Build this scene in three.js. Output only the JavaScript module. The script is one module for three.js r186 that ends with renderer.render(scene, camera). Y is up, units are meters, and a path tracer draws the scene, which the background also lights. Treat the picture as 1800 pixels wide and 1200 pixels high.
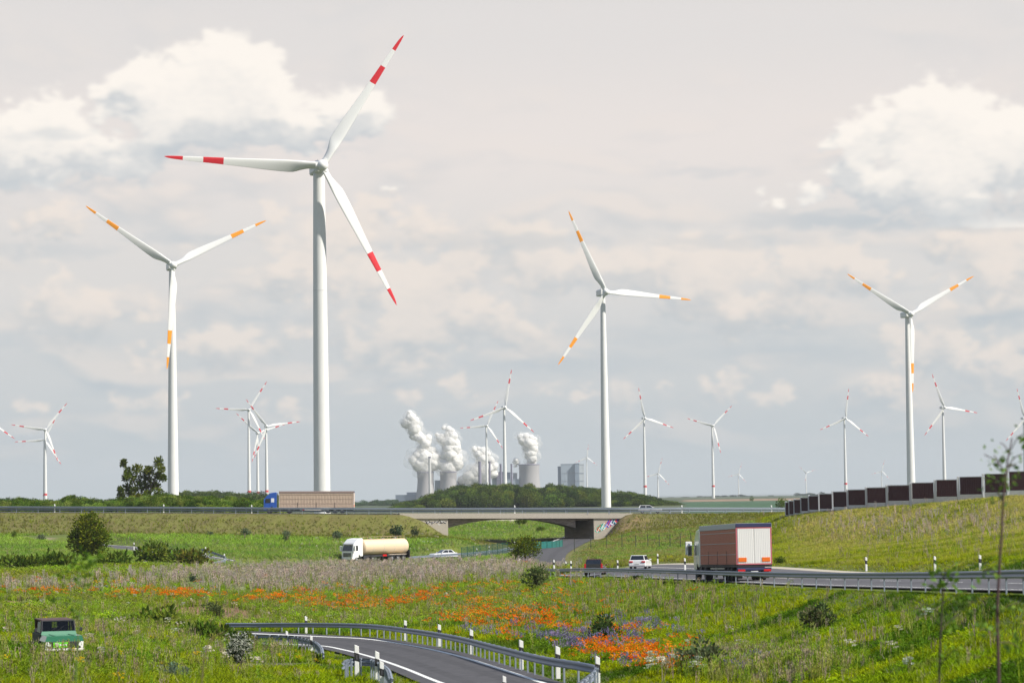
import * as THREE from 'three';
import { mergeGeometries, mergeVertices, toCreasedNormals } from 'three/addons/utils/BufferGeometryUtils.js';
import { RoundedBoxGeometry } from 'three/addons/geometries/RoundedBoxGeometry.js';
import { createNoise2D, createNoise3D } from 'simplex-noise';

// ---------------------------------------------------------------- camera, exposure
const F = 4500, HORIZON = 877, ROLL = 0.0145, EYE = 10;         // focal length in pixels of the 1800 wide photograph
const scene = new THREE.Scene();
const camera = new THREE.PerspectiveCamera(2 * Math.atan(600 / F) * 180 / Math.PI, 1.5, 1, 40000);
camera.rotation.order = 'YXZ';
camera.rotation.x = Math.atan((HORIZON - 600) / F);
camera.rotation.z = -ROLL;
camera.position.set(0, EYE, 0);
camera.focus = 290; camera.userData.fStop = 2.2;
camera.updateMatrixWorld();
const renderer = new THREE.WebGLRenderer({ antialias: true });
renderer.setSize(1024, 682);
renderer.toneMapping = THREE.LinearToneMapping;
renderer.toneMappingExposure = 1.3;
renderer.shadowMap.enabled = true;

// ---------------------------------------------------------------- sun and air
const SUN = new THREE.Vector3(0.66, 0.69, 0.27).normalize();
const sun = new THREE.DirectionalLight(new THREE.Color(1.0, 0.945, 0.85), 5.0);
sun.position.copy(SUN).multiplyScalar(1500).add(new THREE.Vector3(0, 0, -400));
sun.target.position.set(0, 0, -400);
sun.castShadow = true; sun.shadow.mapSize.set(4096, 4096); sun.shadow.radius = 2.5;
Object.assign(sun.shadow.camera, { left: -500, right: 500, top: 500, bottom: -500, near: 1, far: 4000 });
scene.add(sun, sun.target);
scene.fog = new THREE.FogExp2(new THREE.Color(0.80, 0.86, 0.92), 0.00005);

// ---------------------------------------------------------------- helpers
function rng(seed) { let a = seed >>> 0; return () => { a = (a + 0x6D2B79F5) >>> 0; let t = a; t = Math.imul(t ^ (t >>> 15), t | 1); t ^= t + Math.imul(t ^ (t >>> 7), t | 61); return ((t ^ (t >>> 14)) >>> 0) / 4294967296; }; }
const noise2 = createNoise2D(rng(11)), noise3 = createNoise3D(rng(12));
const clamp = (x, a = 0, b = 1) => Math.min(b, Math.max(a, x));
const lerp = (a, b, t) => a + (b - a) * t;
const smooth = (a, b, x) => { const t = clamp((x - a) / (b - a)); return t * t * (3 - 2 * t); };
const fbm2 = (x, y, o = 4) => { let s = 0, a = 0.5; for (let i = 0; i < o; i++) { s += a * noise2(x, y); x = x * 2.03 + 17.1; y = y * 2.03 - 9.2; a *= 0.5; } return s; };
const fbm3 = (x, y, z, o = 4) => { let s = 0, a = 0.5; for (let i = 0; i < o; i++) { s += a * noise3(x, y, z); x = x * 2.03 + 7.1; y = y * 2.03 - 3.2; z = z * 2.03 + 5.5; a *= 0.5; } return s; };
const V = (x, y, z) => new THREE.Vector3(x, y, z);
const QI = camera.quaternion.clone().invert();
// the world point that lies `depth` metres ahead and is surveyed at (px, py) of the 1800 x 1200 photograph
function at(px, py, depth) { const v = V((px - 900) / F, (600 - py) / F, -1).applyQuaternion(camera.quaternion); v.multiplyScalar(depth / -v.z); v.y += EYE; return v; }
function toPx(v) { const p = v.clone(); p.y -= EYE; p.applyQuaternion(QI); return [900 + F * p.x / -p.z, 600 + F * p.y / p.z, -p.z]; }
const horizonAt = px => HORIZON - ROLL * (px - 900);

const used = new Map();
function numbered(name) { const n = used.get(name) || 0; used.set(name, n + 1); return n ? `${name}_${String(n).padStart(3, '0')}` : name; }
function shadows(o) { o.castShadow = true; o.receiveShadow = true; return o; }
function tag(o, label, category, group) { o.userData.label = label; o.userData.category = category; if (group) o.userData.group = group; return o; }
function thing(name, label, category, pos = [0, 0, 0], turn = 0, group) {
  const o = new THREE.Group(); o.name = numbered(name); scene.add(o);
  if (pos.isVector3) o.position.copy(pos); else o.position.set(...pos);
  o.rotation.y = turn; return tag(o, label, category, group);
}
function part(parent, name, geometry, material) { const m = shadows(new THREE.Mesh(Array.isArray(geometry) ? merge(geometry) : geometry, material)); m.name = parent === scene ? numbered(name) : name; parent.add(m); return m; }
function structure(name, geometry, material) { const m = part(scene, name, geometry, material); m.userData.kind = 'structure'; return m; }
function merge(list) {
  const g = list.map(x => { let y = x.index ? x.toNonIndexed() : x; if (!y.attributes.normal) y.computeVertexNormals(); if (!y.attributes.uv) y.setAttribute('uv', new THREE.BufferAttribute(new Float32Array(y.attributes.position.count * 2), 2)); for (const k of Object.keys(y.attributes)) if (!['position', 'normal', 'uv', 'color'].includes(k)) y.deleteAttribute(k); return y; });
  if (g.some(x => x.attributes.color)) for (const x of g) if (!x.attributes.color) x.setAttribute('color', new THREE.BufferAttribute(new Float32Array(x.attributes.position.count * 3).fill(1), 3));
  return mergeGeometries(g, false);
}
const rgb = (r, g, b) => new THREE.Color().setRGB(r, g, b);
const mat = (r, g, b, roughness = 0.7, metalness = 0, extra = {}) => new THREE.MeshStandardMaterial({ color: rgb(r, g, b), roughness, metalness, ...extra });
const box = (w, h, d, x = 0, y = 0, z = 0) => new THREE.BoxGeometry(w, h, d).translate(x, y, z);
const rbox = (w, h, d, x = 0, y = 0, z = 0, r = 0.03, s = 2) => new RoundedBoxGeometry(w, h, d, s, Math.min(r, w / 2.01, h / 2.01, d / 2.01)).translate(x, y, z);
const cyl = (r0, r1, h, x = 0, y = 0, z = 0, n = 16) => new THREE.CylinderGeometry(r0, r1, h, n).translate(x, y, z);
function tube(pts, r, seg = 12, n = 6) { return new THREE.TubeGeometry(new THREE.CatmullRomCurve3(pts), seg, r, n, false); }
function bar(a, b, r, n = 6, r2 = r) { const d = b.clone().sub(a), g = new THREE.CylinderGeometry(r2, r, d.length(), n); g.translate(0, d.length() / 2, 0); g.applyQuaternion(new THREE.Quaternion().setFromUnitVectors(V(0, 1, 0), d.normalize())); g.translate(a.x, a.y, a.z); return g; }
function extrude(points, depth, bevel = 0.03, seg = 2) {            // a side outline in x, y drawn out over z, centred
  const s = new THREE.Shape(points.map(p => new THREE.Vector2(...p)));
  const g = new THREE.ExtrudeGeometry(s, { depth: depth - 2 * bevel, bevelEnabled: bevel > 0, bevelThickness: bevel, bevelSize: bevel, bevelOffset: -bevel, bevelSegments: seg, steps: 1 });
  return g.translate(0, 0, -depth / 2 + bevel);
}
function quads(list, both = false) {                                 // list of four-corner faces
  const p = [], u = [];
  for (const q of list) { const [a, b, c, d] = q; p.push(...a, ...b, ...c, ...a, ...c, ...d); u.push(0, 0, 1, 0, 1, 1, 0, 0, 1, 1, 0, 1); }
  const g = new THREE.BufferGeometry(); g.setAttribute('position', new THREE.Float32BufferAttribute(p, 3)); g.setAttribute('uv', new THREE.Float32BufferAttribute(u, 2)); g.computeVertexNormals(); return g;
}
function pane(a, b, c, d, t = 0.012) {                               // a thin slab over a four-cornered opening, standing t proud of it
  const A = [a, b, c, d].map(p => V(...p)), n = A[1].clone().sub(A[0]).cross(A[2].clone().sub(A[0])).normalize().multiplyScalar(t), B = A.map(p => p.clone().add(n));
  const f = (...k) => k.map(p => p.toArray());
  return quads([f(B[0], B[1], B[2], B[3]), f(A[0], A[1], B[1], B[0]), f(A[1], A[2], B[2], B[1]), f(A[2], A[3], B[3], B[2]), f(A[3], A[0], B[0], B[3])]);
}
function frustum(b, t, y0, y1) {                                     // b, t = [x0, x1, halfwidth] of the lower and upper rim
  const B = [[b[0], y0, -b[2]], [b[1], y0, -b[2]], [b[1], y0, b[2]], [b[0], y0, b[2]]], T = [[t[0], y1, -t[2]], [t[1], y1, -t[2]], [t[1], y1, t[2]], [t[0], y1, t[2]]];
  return quads([[B[3], B[2], T[2], T[3]], [B[1], B[0], T[0], T[1]], [B[2], B[1], T[1], T[2]], [B[0], B[3], T[3], T[0]], [T[3], T[2], T[1], T[0]], [B[0], B[1], B[2], B[3]]]);
}
const heading = (hx, hz) => Math.atan2(-hz, hx);                     // vehicles are built facing +x
// ---------------------------------------------------------------- sky: hazy summer air with soft cumulus
{
  const W = 4096, HH = 4096, sky = new Float32Array(W * HH * 4);
  const STOPS = [[0, .505, .560, .585], [1.2, .53, .575, .598], [3, .605, .625, .632], [5, .715, .695, .675], [8, .80, .745, .715], [10.5, .745, .715, .70], [14, .58, .60, .63], [22, .34, .42, .54], [42, .18, .26, .43], [90, .12, .20, .38]];
  const air = e => { let i = 0; while (i < STOPS.length - 2 && STOPS[i + 1][0] < e) i++; const a = STOPS[i], b = STOPS[i + 1], t = smooth(a[0], b[0], Math.max(0, e)); return [1, 2, 3].map(k => lerp(a[k], b[k], t)); };
  // cumulus heaps, surveyed as discs: x, y and radius in pixels of the photograph
  const HEAPS = [[405, 102, 52], [352, 122, 46], [446, 128, 56], [270, 158, 56], [228, 150, 40], [318, 190, 80], [402, 205, 92], [480, 205, 64], [470, 150, 40], [532, 236, 38], [290, 232, 58], [196, 188, 38], [95, 192, 34], [60, 228, 52], [128, 248, 46], [15, 236, 48], [92, 286, 56], [168, 278, 44], [236, 296, 44], [606, 208, 54], [650, 212, 42], [566, 232, 44], [20, 300, 50],
    [1642, 172, 42], [1690, 192, 48], [1738, 236, 46], [1790, 228, 42], [1850, 240, 60], [1602, 190, 36], [1560, 216, 38], [1520, 250, 46], [1478, 242, 26], [1806, 306, 56], [1706, 318, 66], [1604, 308, 58], [1500, 318, 46], [1424, 342, 26], [1356, 358, 20], [1650, 345, 60], [1560, 345, 48], [1664, 236, 62], [1724, 276, 60], [1606, 256, 50], [1776, 262, 50],
    [98, 482, 18], [92, 520, 36], [56, 556, 44], [150, 548, 52], [128, 590, 44], [418, 640, 36], [388, 652, 26], [618, 486, 34], [650, 520, 40], [768, 500, 46], [810, 536, 40], [730, 560, 52], [1000, 478, 40], [1060, 496, 46], [940, 520, 40], [1130, 490, 34], [1380, 520, 44], [1440, 560, 40], [1330, 470, 30], [1660, 540, 40], [660, 356, 26], [690, 362, 24], [110, 386, 40], [60, 392, 36], [480, 368, 26], [890, 410, 26], [1220, 430, 36]];
  { const r = rng(314); for (let i = 0; i < 58; i++) { const x = r() * 1900 - 50, y = 400 + 320 * Math.pow(r(), .8), n = 2 + r() * 4; for (let k = 0; k < n; k++) HEAPS.push([x + (r() - .5) * 150, y + (r() - .5) * 30, (20 + 34 * r()) * (1 - .45 * (y - 400) / 320)]); } }
  const heap = (x, y, oct) => {
    const wx = x + 34 * fbm2(x / 64 + 3, y / 56, oct) + 5 * noise2(x / 15, y / 13), wy = y + 28 * fbm2(x / 64 - 40, y / 56 + 9, oct) + 5 * noise2(x / 14 + 50, y / 13);
    let s = 0;
    for (const [a, b, r] of HEAPS) { const q = ((wx - a) ** 2 + ((wy - b) * (wy > b ? 1.5 : 1)) ** 2) / (r * r); if (q < 1.7) s += Math.max(0, 1 - q / 1.7) ** 1.3 * 1.15 * (b > 400 ? .62 : 1); }
    return s;
  };
  // undersides of cloud banks: x, y, half sizes, strength
  const UNDER = [[1560, 388, 300, 26, .75], [1770, 372, 170, 30, .6], [1290, 425, 200, 16, .4], [300, 268, 170, 20, .5], [560, 262, 110, 14, .3], [90, 236, 80, 14, .4], [110, 322, 190, 18, .5], [60, 440, 160, 20, .4], [900, 424, 260, 18, .5], [1240, 300, 120, 14, .3], [330, 420, 150, 16, .4], [470, 560, 180, 22, .4], [980, 640, 260, 26, .35], [1400, 620, 240, 26, .35], [1700, 560, 150, 22, .4], [60, 596, 150, 22, .35], [1480, 506, 200, 16, .3], [760, 610, 240, 18, .2], [1120, 592, 220, 20, .25]];
  const veil = (a, e, oct) => fbm3(Math.cos(a) * 13 + 5, e * .62 + .35 * noise3(Math.cos(a) * 6, e * .3, Math.sin(a) * 6), Math.sin(a) * 13, oct);
  const color = (x, y, z, fine) => {
    const e = Math.asin(y) * 180 / Math.PI, a = Math.atan2(x, -z), c = air(e);
    // broad broken layer low over the land, in every direction
    const oct = fine ? 6 : 3, band = smooth(.4, 2.2, e) * (1 - .75 * smooth(6.2, 8.2, e)) * (1 - smooth(22, 50, e));
    const d = veil(a, e, oct), d2 = veil(a + .006, e + .35, Math.min(oct, 4)), alpha = smooth(-.12, .5, d) * band * .42, lit = clamp(.46 + 1.9 * (d - d2) - .10 * Math.max(0, d2));
    for (let k = 0; k < 3; k++) c[k] = lerp(c[k], lerp([.40, .485, .55][k], [.86, .765, .69][k], lit), alpha);
    if (fine) {
      const p = toPx(V(x, y + EYE / 1, z)), px = p[0], py = p[1];
      let sh = 0; const qx = px + 40 * fbm2(px / 120, py / 40, 3), qy = py + 14 * fbm2(px / 80 + 9, py / 30, 3);
      for (const [a, b, rx, ry, k] of UNDER) { const q = ((qx - a) / rx) ** 2 + ((qy - b) / ry) ** 2; if (q < 1) sh = Math.max(sh, k * (1 - q)); }
      const D = heap(px, py, 5);
      if (D > .01) {
        const far = py > 400 || (px < 1290 && py > 335), sat = q => 1 - Math.exp(-1.7 * q), D0 = sat(D);
        const grad = D0 - .5 * (sat(heap(px + 9, py - 18, 4)) + sat(heap(px + 20, py - 40, 4)));
        const under = sat(heap(px - 6, py + 46, 4)), tex = .5 * noise2(px / 24, py / 19) + .35 * (1 - 2 * Math.abs(noise2(px / 15, py / 12))) + .25 * noise2(px / 8, py / 7);
        const al = smooth(.02, far ? .9 : .66, D) * (far ? .64 : .97);
        let lt = clamp(.60 + .74 * grad + .44 * (under - .58) + .10 * tex);
        lt = lt * lt * (3 - 2 * lt) * (1 - .8 * sh);
        const hi = far ? [.89, .79, .705] : [.98, .92, .85], lo = far ? [.47, .525, .565] : [.56, .595, .625];
        for (let k = 0; k < 3; k++) c[k] = lerp(c[k], lerp(lo[k], hi[k], lt), al);
      }
      for (let k = 0; k < 3; k++) c[k] = lerp(c[k], [.40, .49, .56][k], sh * (D > .01 ? .35 : .75));
    }
    return [c[0] / 1.26, c[1] / 1.26, c[2] / 1.26];
  };
  // coarse all round, fine where clouds are close enough to read
  const CW = 512, CH = 128, coarse = new Float32Array((CW + 1) * (CH + 1) * 3);
  for (let j = 0; j <= CH; j++) for (let i = 0; i <= CW; i++) { const r = (i / CW - .5) * 2 * Math.PI, u = j / CH * Math.PI / 2, c = color(Math.cos(r) * Math.cos(u), Math.sin(u), Math.sin(r) * Math.cos(u), false); coarse.set(c, (j * (CW + 1) + i) * 3); }
  for (let row = 0; row < HH; row++) {
    const up = ((row + .5) / HH - .5) * Math.PI;
    for (let col = 0; col < W; col++) {
      const o = (row * W + col) * 4; sky[o + 3] = 1;
      if (up < 0) { sky[o] = .09; sky[o + 1] = .10; sky[o + 2] = .085; continue; }
      const gx = (col + .5) / W * CW, gy = up / (Math.PI / 2) * CH, i = Math.min(CW - 1, gx | 0), j = Math.min(CH - 1, gy | 0), fx = gx - i, fy = gy - j, k0 = (j * (CW + 1) + i) * 3, k1 = k0 + (CW + 1) * 3;
      for (let k = 0; k < 3; k++) sky[o + k] = lerp(lerp(coarse[k0 + k], coarse[k0 + 3 + k], fx), lerp(coarse[k1 + k], coarse[k1 + 3 + k], fx), fy);
      const r = ((col + .5) / W - .5) * 2 * Math.PI, off = Math.abs(r + Math.PI / 2) * 180 / Math.PI, e = up * 180 / Math.PI;
      if (off < 17 && e < 17) {
        const w = (1 - smooth(13, 17, off)) * (1 - smooth(13, 17, e)), c = color(Math.cos(r) * Math.cos(up), Math.sin(up), Math.sin(r) * Math.cos(up), true);
        for (let k = 0; k < 3; k++) sky[o + k] = lerp(sky[o + k], c[k], w);
      }
    }
  }
  const t = new THREE.DataTexture(sky, W, HH, THREE.RGBAFormat, THREE.FloatType);
  t.mapping = THREE.EquirectangularReflectionMapping; t.magFilter = t.minFilter = THREE.LinearFilter; t.needsUpdate = true;
  scene.background = t; scene.environment = t;
}
// ---------------------------------------------------------------- lie of the land
// contour rows: [survey px, distance, metres below the eye]
const ROWS = [
  [[-900, 25, 4.0], [0, 25, 4.1], [900, 25, 4.6], [1800, 25, 3.3], [2700, 25, 3]],
  [[-900, 66, 4.6], [0, 70, 5.15], [300, 75, 5.5], [600, 92, 6.75], [900, 92, 6.75], [1050, 90, 6.6], [1200, 86, 6.35], [1500, 74, 5.5], [1800, 58, 4.4], [2700, 50, 3.4]],
  [[-900, 125, 6.0], [0, 130, 6.5], [150, 130, 6.7], [300, 138, 7.5], [450, 158, 8.8], [600, 147, 8.4], [750, 122, 7.5], [900, 116, 7.2], [1050, 118, 7.1], [1200, 122, 6.9], [1350, 118, 6.4], [1500, 106, 5.6], [1650, 92, 4.85], [1800, 79, 4.2], [2700, 62, 3.2]],
  [[-900, 200, 7.2], [0, 200, 7.9], [300, 208, 8.7], [450, 212, 9.1], [600, 208, 9.1], [750, 195, 8.8], [900, 215, 8.65], [975, 266, 8.15], [1050, 236, 7.2], [1200, 192.5, 6.3], [1300, 169.5, 5.75], [1400, 152.5, 5.4], [1500, 136.5, 4.95], [1650, 111.5, 4.2], [1800, 91, 3.55], [2000, 76, 3.2], [2700, 70, 2.9]],
  [[-900, 255, 6.6], [0, 255, 7.3], [150, 262, 7.4], [300, 278, 7.7], [450, 288, 8.0], [600, 298, 8.1], [750, 300, 8.0], [900, 310, 8.1], [975, 325, 8.8], [1050, 300, 8.05], [1180, 268, 6.9], [1340, 228, 6.2], [1500, 192, 5.7], [1586, 179, 5.4], [1650, 160, 4.85], [1800, 132, 4.05], [2000, 105, 3.4], [2700, 95, 3.1]],
  [[-900, 330, 6.7], [0, 332, 7.5], [150, 334, 7.55], [300, 342, 7.9], [450, 362, 8.95], [600, 368, 9.5], [750, 380, 9.6], [900, 415, 9.1], [975, 405, 8.7], [1050, 398, 8.15], [1180, 372, 7.9], [1340, 338, 7.1], [1500, 318, 6.4], [1650, 306, 5.7], [1800, 298, 4.6], [2700, 290, 3.0]],
  [[-900, 445, 3.6], [0, 450, 5.0], [300, 452, 5.3], [450, 452, 5.6], [600, 455, 6.0], [750, 458, 6.15], [800, 460, 6.9], [900, 462, 8.0], [985, 462, 7.9], [1050, 462, 6.9], [1120, 458, 5.9], [1200, 452, 5.5], [1340, 436, 4.5], [1383, 420, 3.55], [1500, 395, 2.5], [1650, 385, 1.75], [1800, 380, .85], [2700, 380, -.6]],
  [[-900, 472, -.4], [-300, 470, .62], [0, 465, 1.05], [300, 463, 1.55], [600, 463, 2.2], [700, 464, 2.42], [745, 464.5, 3.9], [775, 465, 6.0], [800, 466, 7.3], [900, 468, 7.9], [1000, 469, 7.5], [1043, 470, 6.9], [1110, 471, 2.95], [1200, 474, 3.1], [1380, 485, 3.4], [1600, 500, 3.95], [2000, 530, 4.9], [2700, 560, 6.5]],
  [[-900, 485, -.4], [-300, 483, .62], [0, 478, 1.05], [300, 476, 1.55], [600, 476, 2.2], [700, 477, 2.42], [735, 477, 3.9], [765, 478, 6.0], [790, 479, 7.2], [900, 481, 7.7], [990, 482, 7.3], [1025, 483, 6.7], [1100, 484, 2.95], [1200, 487, 3.1], [1380, 498, 3.4], [1600, 513, 3.95], [2000, 545, 4.9], [2700, 575, 6.5]],
  [[-900, 505, 3], [0, 505, 3.3], [600, 505, 3.6], [700, 505, 3.8], [790, 508, 6.6], [900, 510, 7.1], [990, 512, 6.8], [1040, 512, 5.6], [1120, 512, 4.2], [1380, 530, 4.4], [2000, 575, 5.4], [2700, 600, 6.7]],
  [[-900, 570, 4.5], [700, 570, 4.6], [800, 570, 4.95], [900, 572, 5.0], [1000, 574, 4.85], [1200, 590, 4.6], [2000, 640, 5.3], [2700, 660, 6.3]],
  [[-900, 900, 5], [2700, 900, 5]], [[-900, 2500, 4.9], [2700, 2500, 4.9]], [[-900, 6000, 3.0], [2700, 6000, 1.0]], [[-900, 13000, 6], [2700, 13000, 4]],
];
function pchip(xs, ys) {
  const n = xs.length, m = new Array(n), s = []; for (let i = 0; i < n - 1; i++) s.push((ys[i + 1] - ys[i]) / (xs[i + 1] - xs[i]));
  m[0] = s[0]; m[n - 1] = s[n - 2]; for (let i = 1; i < n - 1; i++) m[i] = s[i - 1] * s[i] <= 0 ? 0 : 2 * s[i - 1] * s[i] / (s[i - 1] + s[i]);
  return x => {
    if (x <= xs[0]) return ys[0]; if (x >= xs[n - 1]) return ys[n - 1];
    let a = 0, b = n - 1; while (b - a > 1) { const c = (a + b) >> 1; if (xs[c] > x) b = c; else a = c; }
    const h = xs[a + 1] - xs[a], t = (x - xs[a]) / h, t2 = t * t, t3 = t2 * t;
    return (2 * t3 - 3 * t2 + 1) * ys[a] + (t3 - 2 * t2 + t) * h * m[a] + (-2 * t3 + 3 * t2) * ys[a + 1] + (t3 - t2) * h * m[a + 1];
  };
}
const TN = 480, T0 = -.40, T1 = .40, COLS = [];
{
  const rows = ROWS.map(r => { const t = [], d = [], y = []; for (const [px, dd, drop] of r) { const p = at(px, horizonAt(px) + drop * F / dd, dd); t.push(p.x / dd); d.push(dd); y.push(EYE - drop); } return [pchip(t, d), pchip(t, y)]; });
  for (let i = 0; i <= TN; i++) { const t = lerp(T0, T1, i / TN); COLS.push(pchip(rows.map(r => r[0](t)), rows.map(r => r[1](t)))); }
}
function rawHeight(x, d) { const u = clamp((x / Math.max(d, 8) - T0) / (T1 - T0) * TN, 0, TN - 1e-6), i = u | 0; return lerp(COLS[i](d), COLS[i + 1](d), u - i); }

// ---------------------------------------------------------------- roads: two edge lines each; the ground is cut and filled to meet them
function curve(points, step = 2) { const c = new THREE.CatmullRomCurve3(points, false, 'centripetal'); return c.getSpacedPoints(Math.max(4, Math.round(c.getLength() / step))); }
const survey = list => list.map(p => at(...p));
const RIBBONS = [];
function ribbon(near, far, opts = {}) {                    // near, far: dense edge points; far is matched square across
  const L = [], R = [];
  for (let i = 0; i < near.length; i++) {
    const a = near[Math.max(0, i - 1)], b = near[Math.min(near.length - 1, i + 1)], tx = b.x - a.x, tz = b.z - a.z; let best = null, bd = 1e9;
    for (const f of far) { const q = Math.abs((f.x - near[i].x) * tx + (f.z - near[i].z) * tz) / Math.hypot(tx, tz) + .02 * Math.hypot(f.x - near[i].x, f.z - near[i].z); if (q < bd) { bd = q; best = f; } }
    L.push(near[i]); R.push(best.clone());
  }
  const r = { L, R, shoulder: 3, ...opts }; RIBBONS.push(r); return r;
}
function level(center, width, opts) {                       // a road of even width, level across
  const L = [], R = [];
  for (let i = 0; i < center.length; i++) { const a = center[Math.max(0, i - 1)], b = center[Math.min(center.length - 1, i + 1)], n = V(-(b.z - a.z), 0, b.x - a.x).normalize().multiplyScalar(width / 2); L.push(center[i].clone().sub(n)); R.push(center[i].clone().add(n)); }
  const r = { L, R, shoulder: 3, ...opts }; RIBBONS.push(r); return r;
}
const rampNear = curve(survey([[925, 1252, 70], [770, 1200, 95], [700, 1172, 116], [640, 1152, 137], [600, 1142, 147], [560, 1135, 154], [480, 1132, 161], [420, 1131, 165], [340, 1131, 167], [200, 1131, 170]]), 1.5);
const rampFar = curve(survey([[1110, 1250, 70], [960, 1200, 91.7], [880, 1174, 106], [800, 1150, 125], [720, 1133, 145], [640, 1122, 159], [560, 1118, 166], [450, 1113, 172], [380, 1111, 174.5], [200, 1109, 179]]), 1);
const RAMP = ribbon(rampNear, rampFar, { widen: .45, name: 'ramp_road' });
const railNear = survey([[960, 1011, 276], [975, 1012, 268], [1050, 1012.5, 238], [1200, 1019, 194], [1300, 1024, 171], [1400, 1028, 154], [1500, 1031, 138], [1650, 1035, 113], [1750, 1037, 99], [1800, 1038, 92.5], [1900, 1047, 80], [2050, 1075, 66]]);
const mwNear = curve(railNear.map(p => p.clone().add(V(.9, -.05, -.35))), 2);
const mwFar = curve(survey([[950, 1001, 333], [975, 998, 325], [1050, 997, 300], [1180, 992, 268], [1340, 998, 228], [1500, 1007, 192], [1586, 1008, 179], [1650, 1007.5, 160], [1800, 1007.5, 132], [2000, 1011, 105], [2300, 1030, 80], [2700, 1085, 60]]), 1);
const MOTORWAY = ribbon(mwNear, mwFar, { name: 'motorway' });
const MOTORWAY_FAR = level(curve(survey([[955, 995, 330], [950, 985, 360], [958, 973, 395], [978, 962, 430], [1004, 950, 460], [1022, 943, 485], [1045, 934, 525], [1085, 925, 575]]), 3), 7, { name: 'motorway', shoulder: 4 });
const ONCOMING = level(curve(survey([[960, 955, 474], [930, 962, 455], [890, 971, 436], [778, 983.5, 416], [650, 991, 400], [520, 994, 388], [440, 993, 380], [395, 989, 378], [330, 979, 388], [270, 970, 404], [200, 962, 424], [120, 956, 440]]), 3), 8.5, { name: 'motorway', shoulder: 4 });
const overNear = curve(survey([[-800, 895, 480], [-300, 898, 470], [0, 900, 465], [300, 901, 463], [600, 903, 463], [705, 903, 464.4], [900, 902.6, 467.2], [1110, 902.5, 470.3], [1200, 902, 474], [1380, 902, 485], [1600, 902.5, 500], [2000, 905, 530], [2600, 912, 570]]), 4);
const OVERPASS = ribbon(overNear, overNear.map(p => p.clone().add(V(.6, 0, -12))), { name: 'overpass_road', bridge: [at(703, 903, 464).x, at(1112, 903, 470).x] });

const cut = (x, z, raw) => {
  let y = raw;
  for (const r of RIBBONS) {
    let best = 1e9, bi = -1;
    if (!r.box) { let x0 = 1e9, x1 = -1e9, z0 = 1e9, z1 = -1e9; for (const p of [...r.L, ...r.R]) { x0 = Math.min(x0, p.x); x1 = Math.max(x1, p.x); z0 = Math.min(z0, p.z); z1 = Math.max(z1, p.z); } r.box = [x0 - 6, x1 + 6, z0 - 6, z1 + 6]; }
    if (x < r.box[0] || x > r.box[1] || z < r.box[2] || z > r.box[3]) continue;
    for (let i = 0; i < r.L.length; i++) { const q = (x - (r.L[i].x + r.R[i].x) / 2) ** 2 + (z - (r.L[i].z + r.R[i].z) / 2) ** 2; if (q < best) { best = q; bi = i; } }
    const i0 = Math.max(0, bi - 1), i1 = Math.min(r.L.length - 1, bi + 1);
    const cx0 = (r.L[i0].x + r.R[i0].x) / 2, cz0 = (r.L[i0].z + r.R[i0].z) / 2, cx1 = (r.L[i1].x + r.R[i1].x) / 2, cz1 = (r.L[i1].z + r.R[i1].z) / 2;
    const t = ((x - cx0) * (cx1 - cx0) + (z - cz0) * (cz1 - cz0)) / ((cx1 - cx0) ** 2 + (cz1 - cz0) ** 2);
    if (t < -.2 || t > 1.2) continue;
    if (r.bridge && x > r.bridge[0] && x < r.bridge[1]) continue;
    const l = r.L[i0].clone().lerp(r.L[i1], clamp(t)), q = r.R[i0].clone().lerp(r.R[i1], clamp(t)), wx = q.x - l.x, wz = q.z - l.z, w = Math.hypot(wx, wz), s = ((x - l.x) * wx + (z - l.z) * wz) / (w * w);
    if (best > (w / 2 + r.shoulder + 2.5) ** 2) continue;
    const out = Math.max(-s, s - 1, 0) * w, k = 1 - smooth(.9, .9 + r.shoulder, out);
    if (k > 0) y = lerp(y, lerp(l.y, q.y, clamp(s, -.15, 1.15)) - .10, k);
  }
  return y;
};
function onRoad(x, z, margin = 0.6) {
  for (const r of RIBBONS) {
    if (x < r.box[0] || x > r.box[1] || z < r.box[2] || z > r.box[3]) continue;
    let best = 1e9, bi = 0; for (let i = 0; i < r.L.length; i++) { const q = (x - (r.L[i].x + r.R[i].x) / 2) ** 2 + (z - (r.L[i].z + r.R[i].z) / 2) ** 2; if (q < best) { best = q; bi = i; } }
    const l = r.L[bi], q = r.R[bi], wx = q.x - l.x, wz = q.z - l.z, w = Math.hypot(wx, wz), s = ((x - l.x) * wx + (z - l.z) * wz) / (w * w);
    if (Math.max(-s, s - 1, 0) * w < margin && best < (w / 2 + 6) ** 2) return true;
  }
  return false;
}
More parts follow.
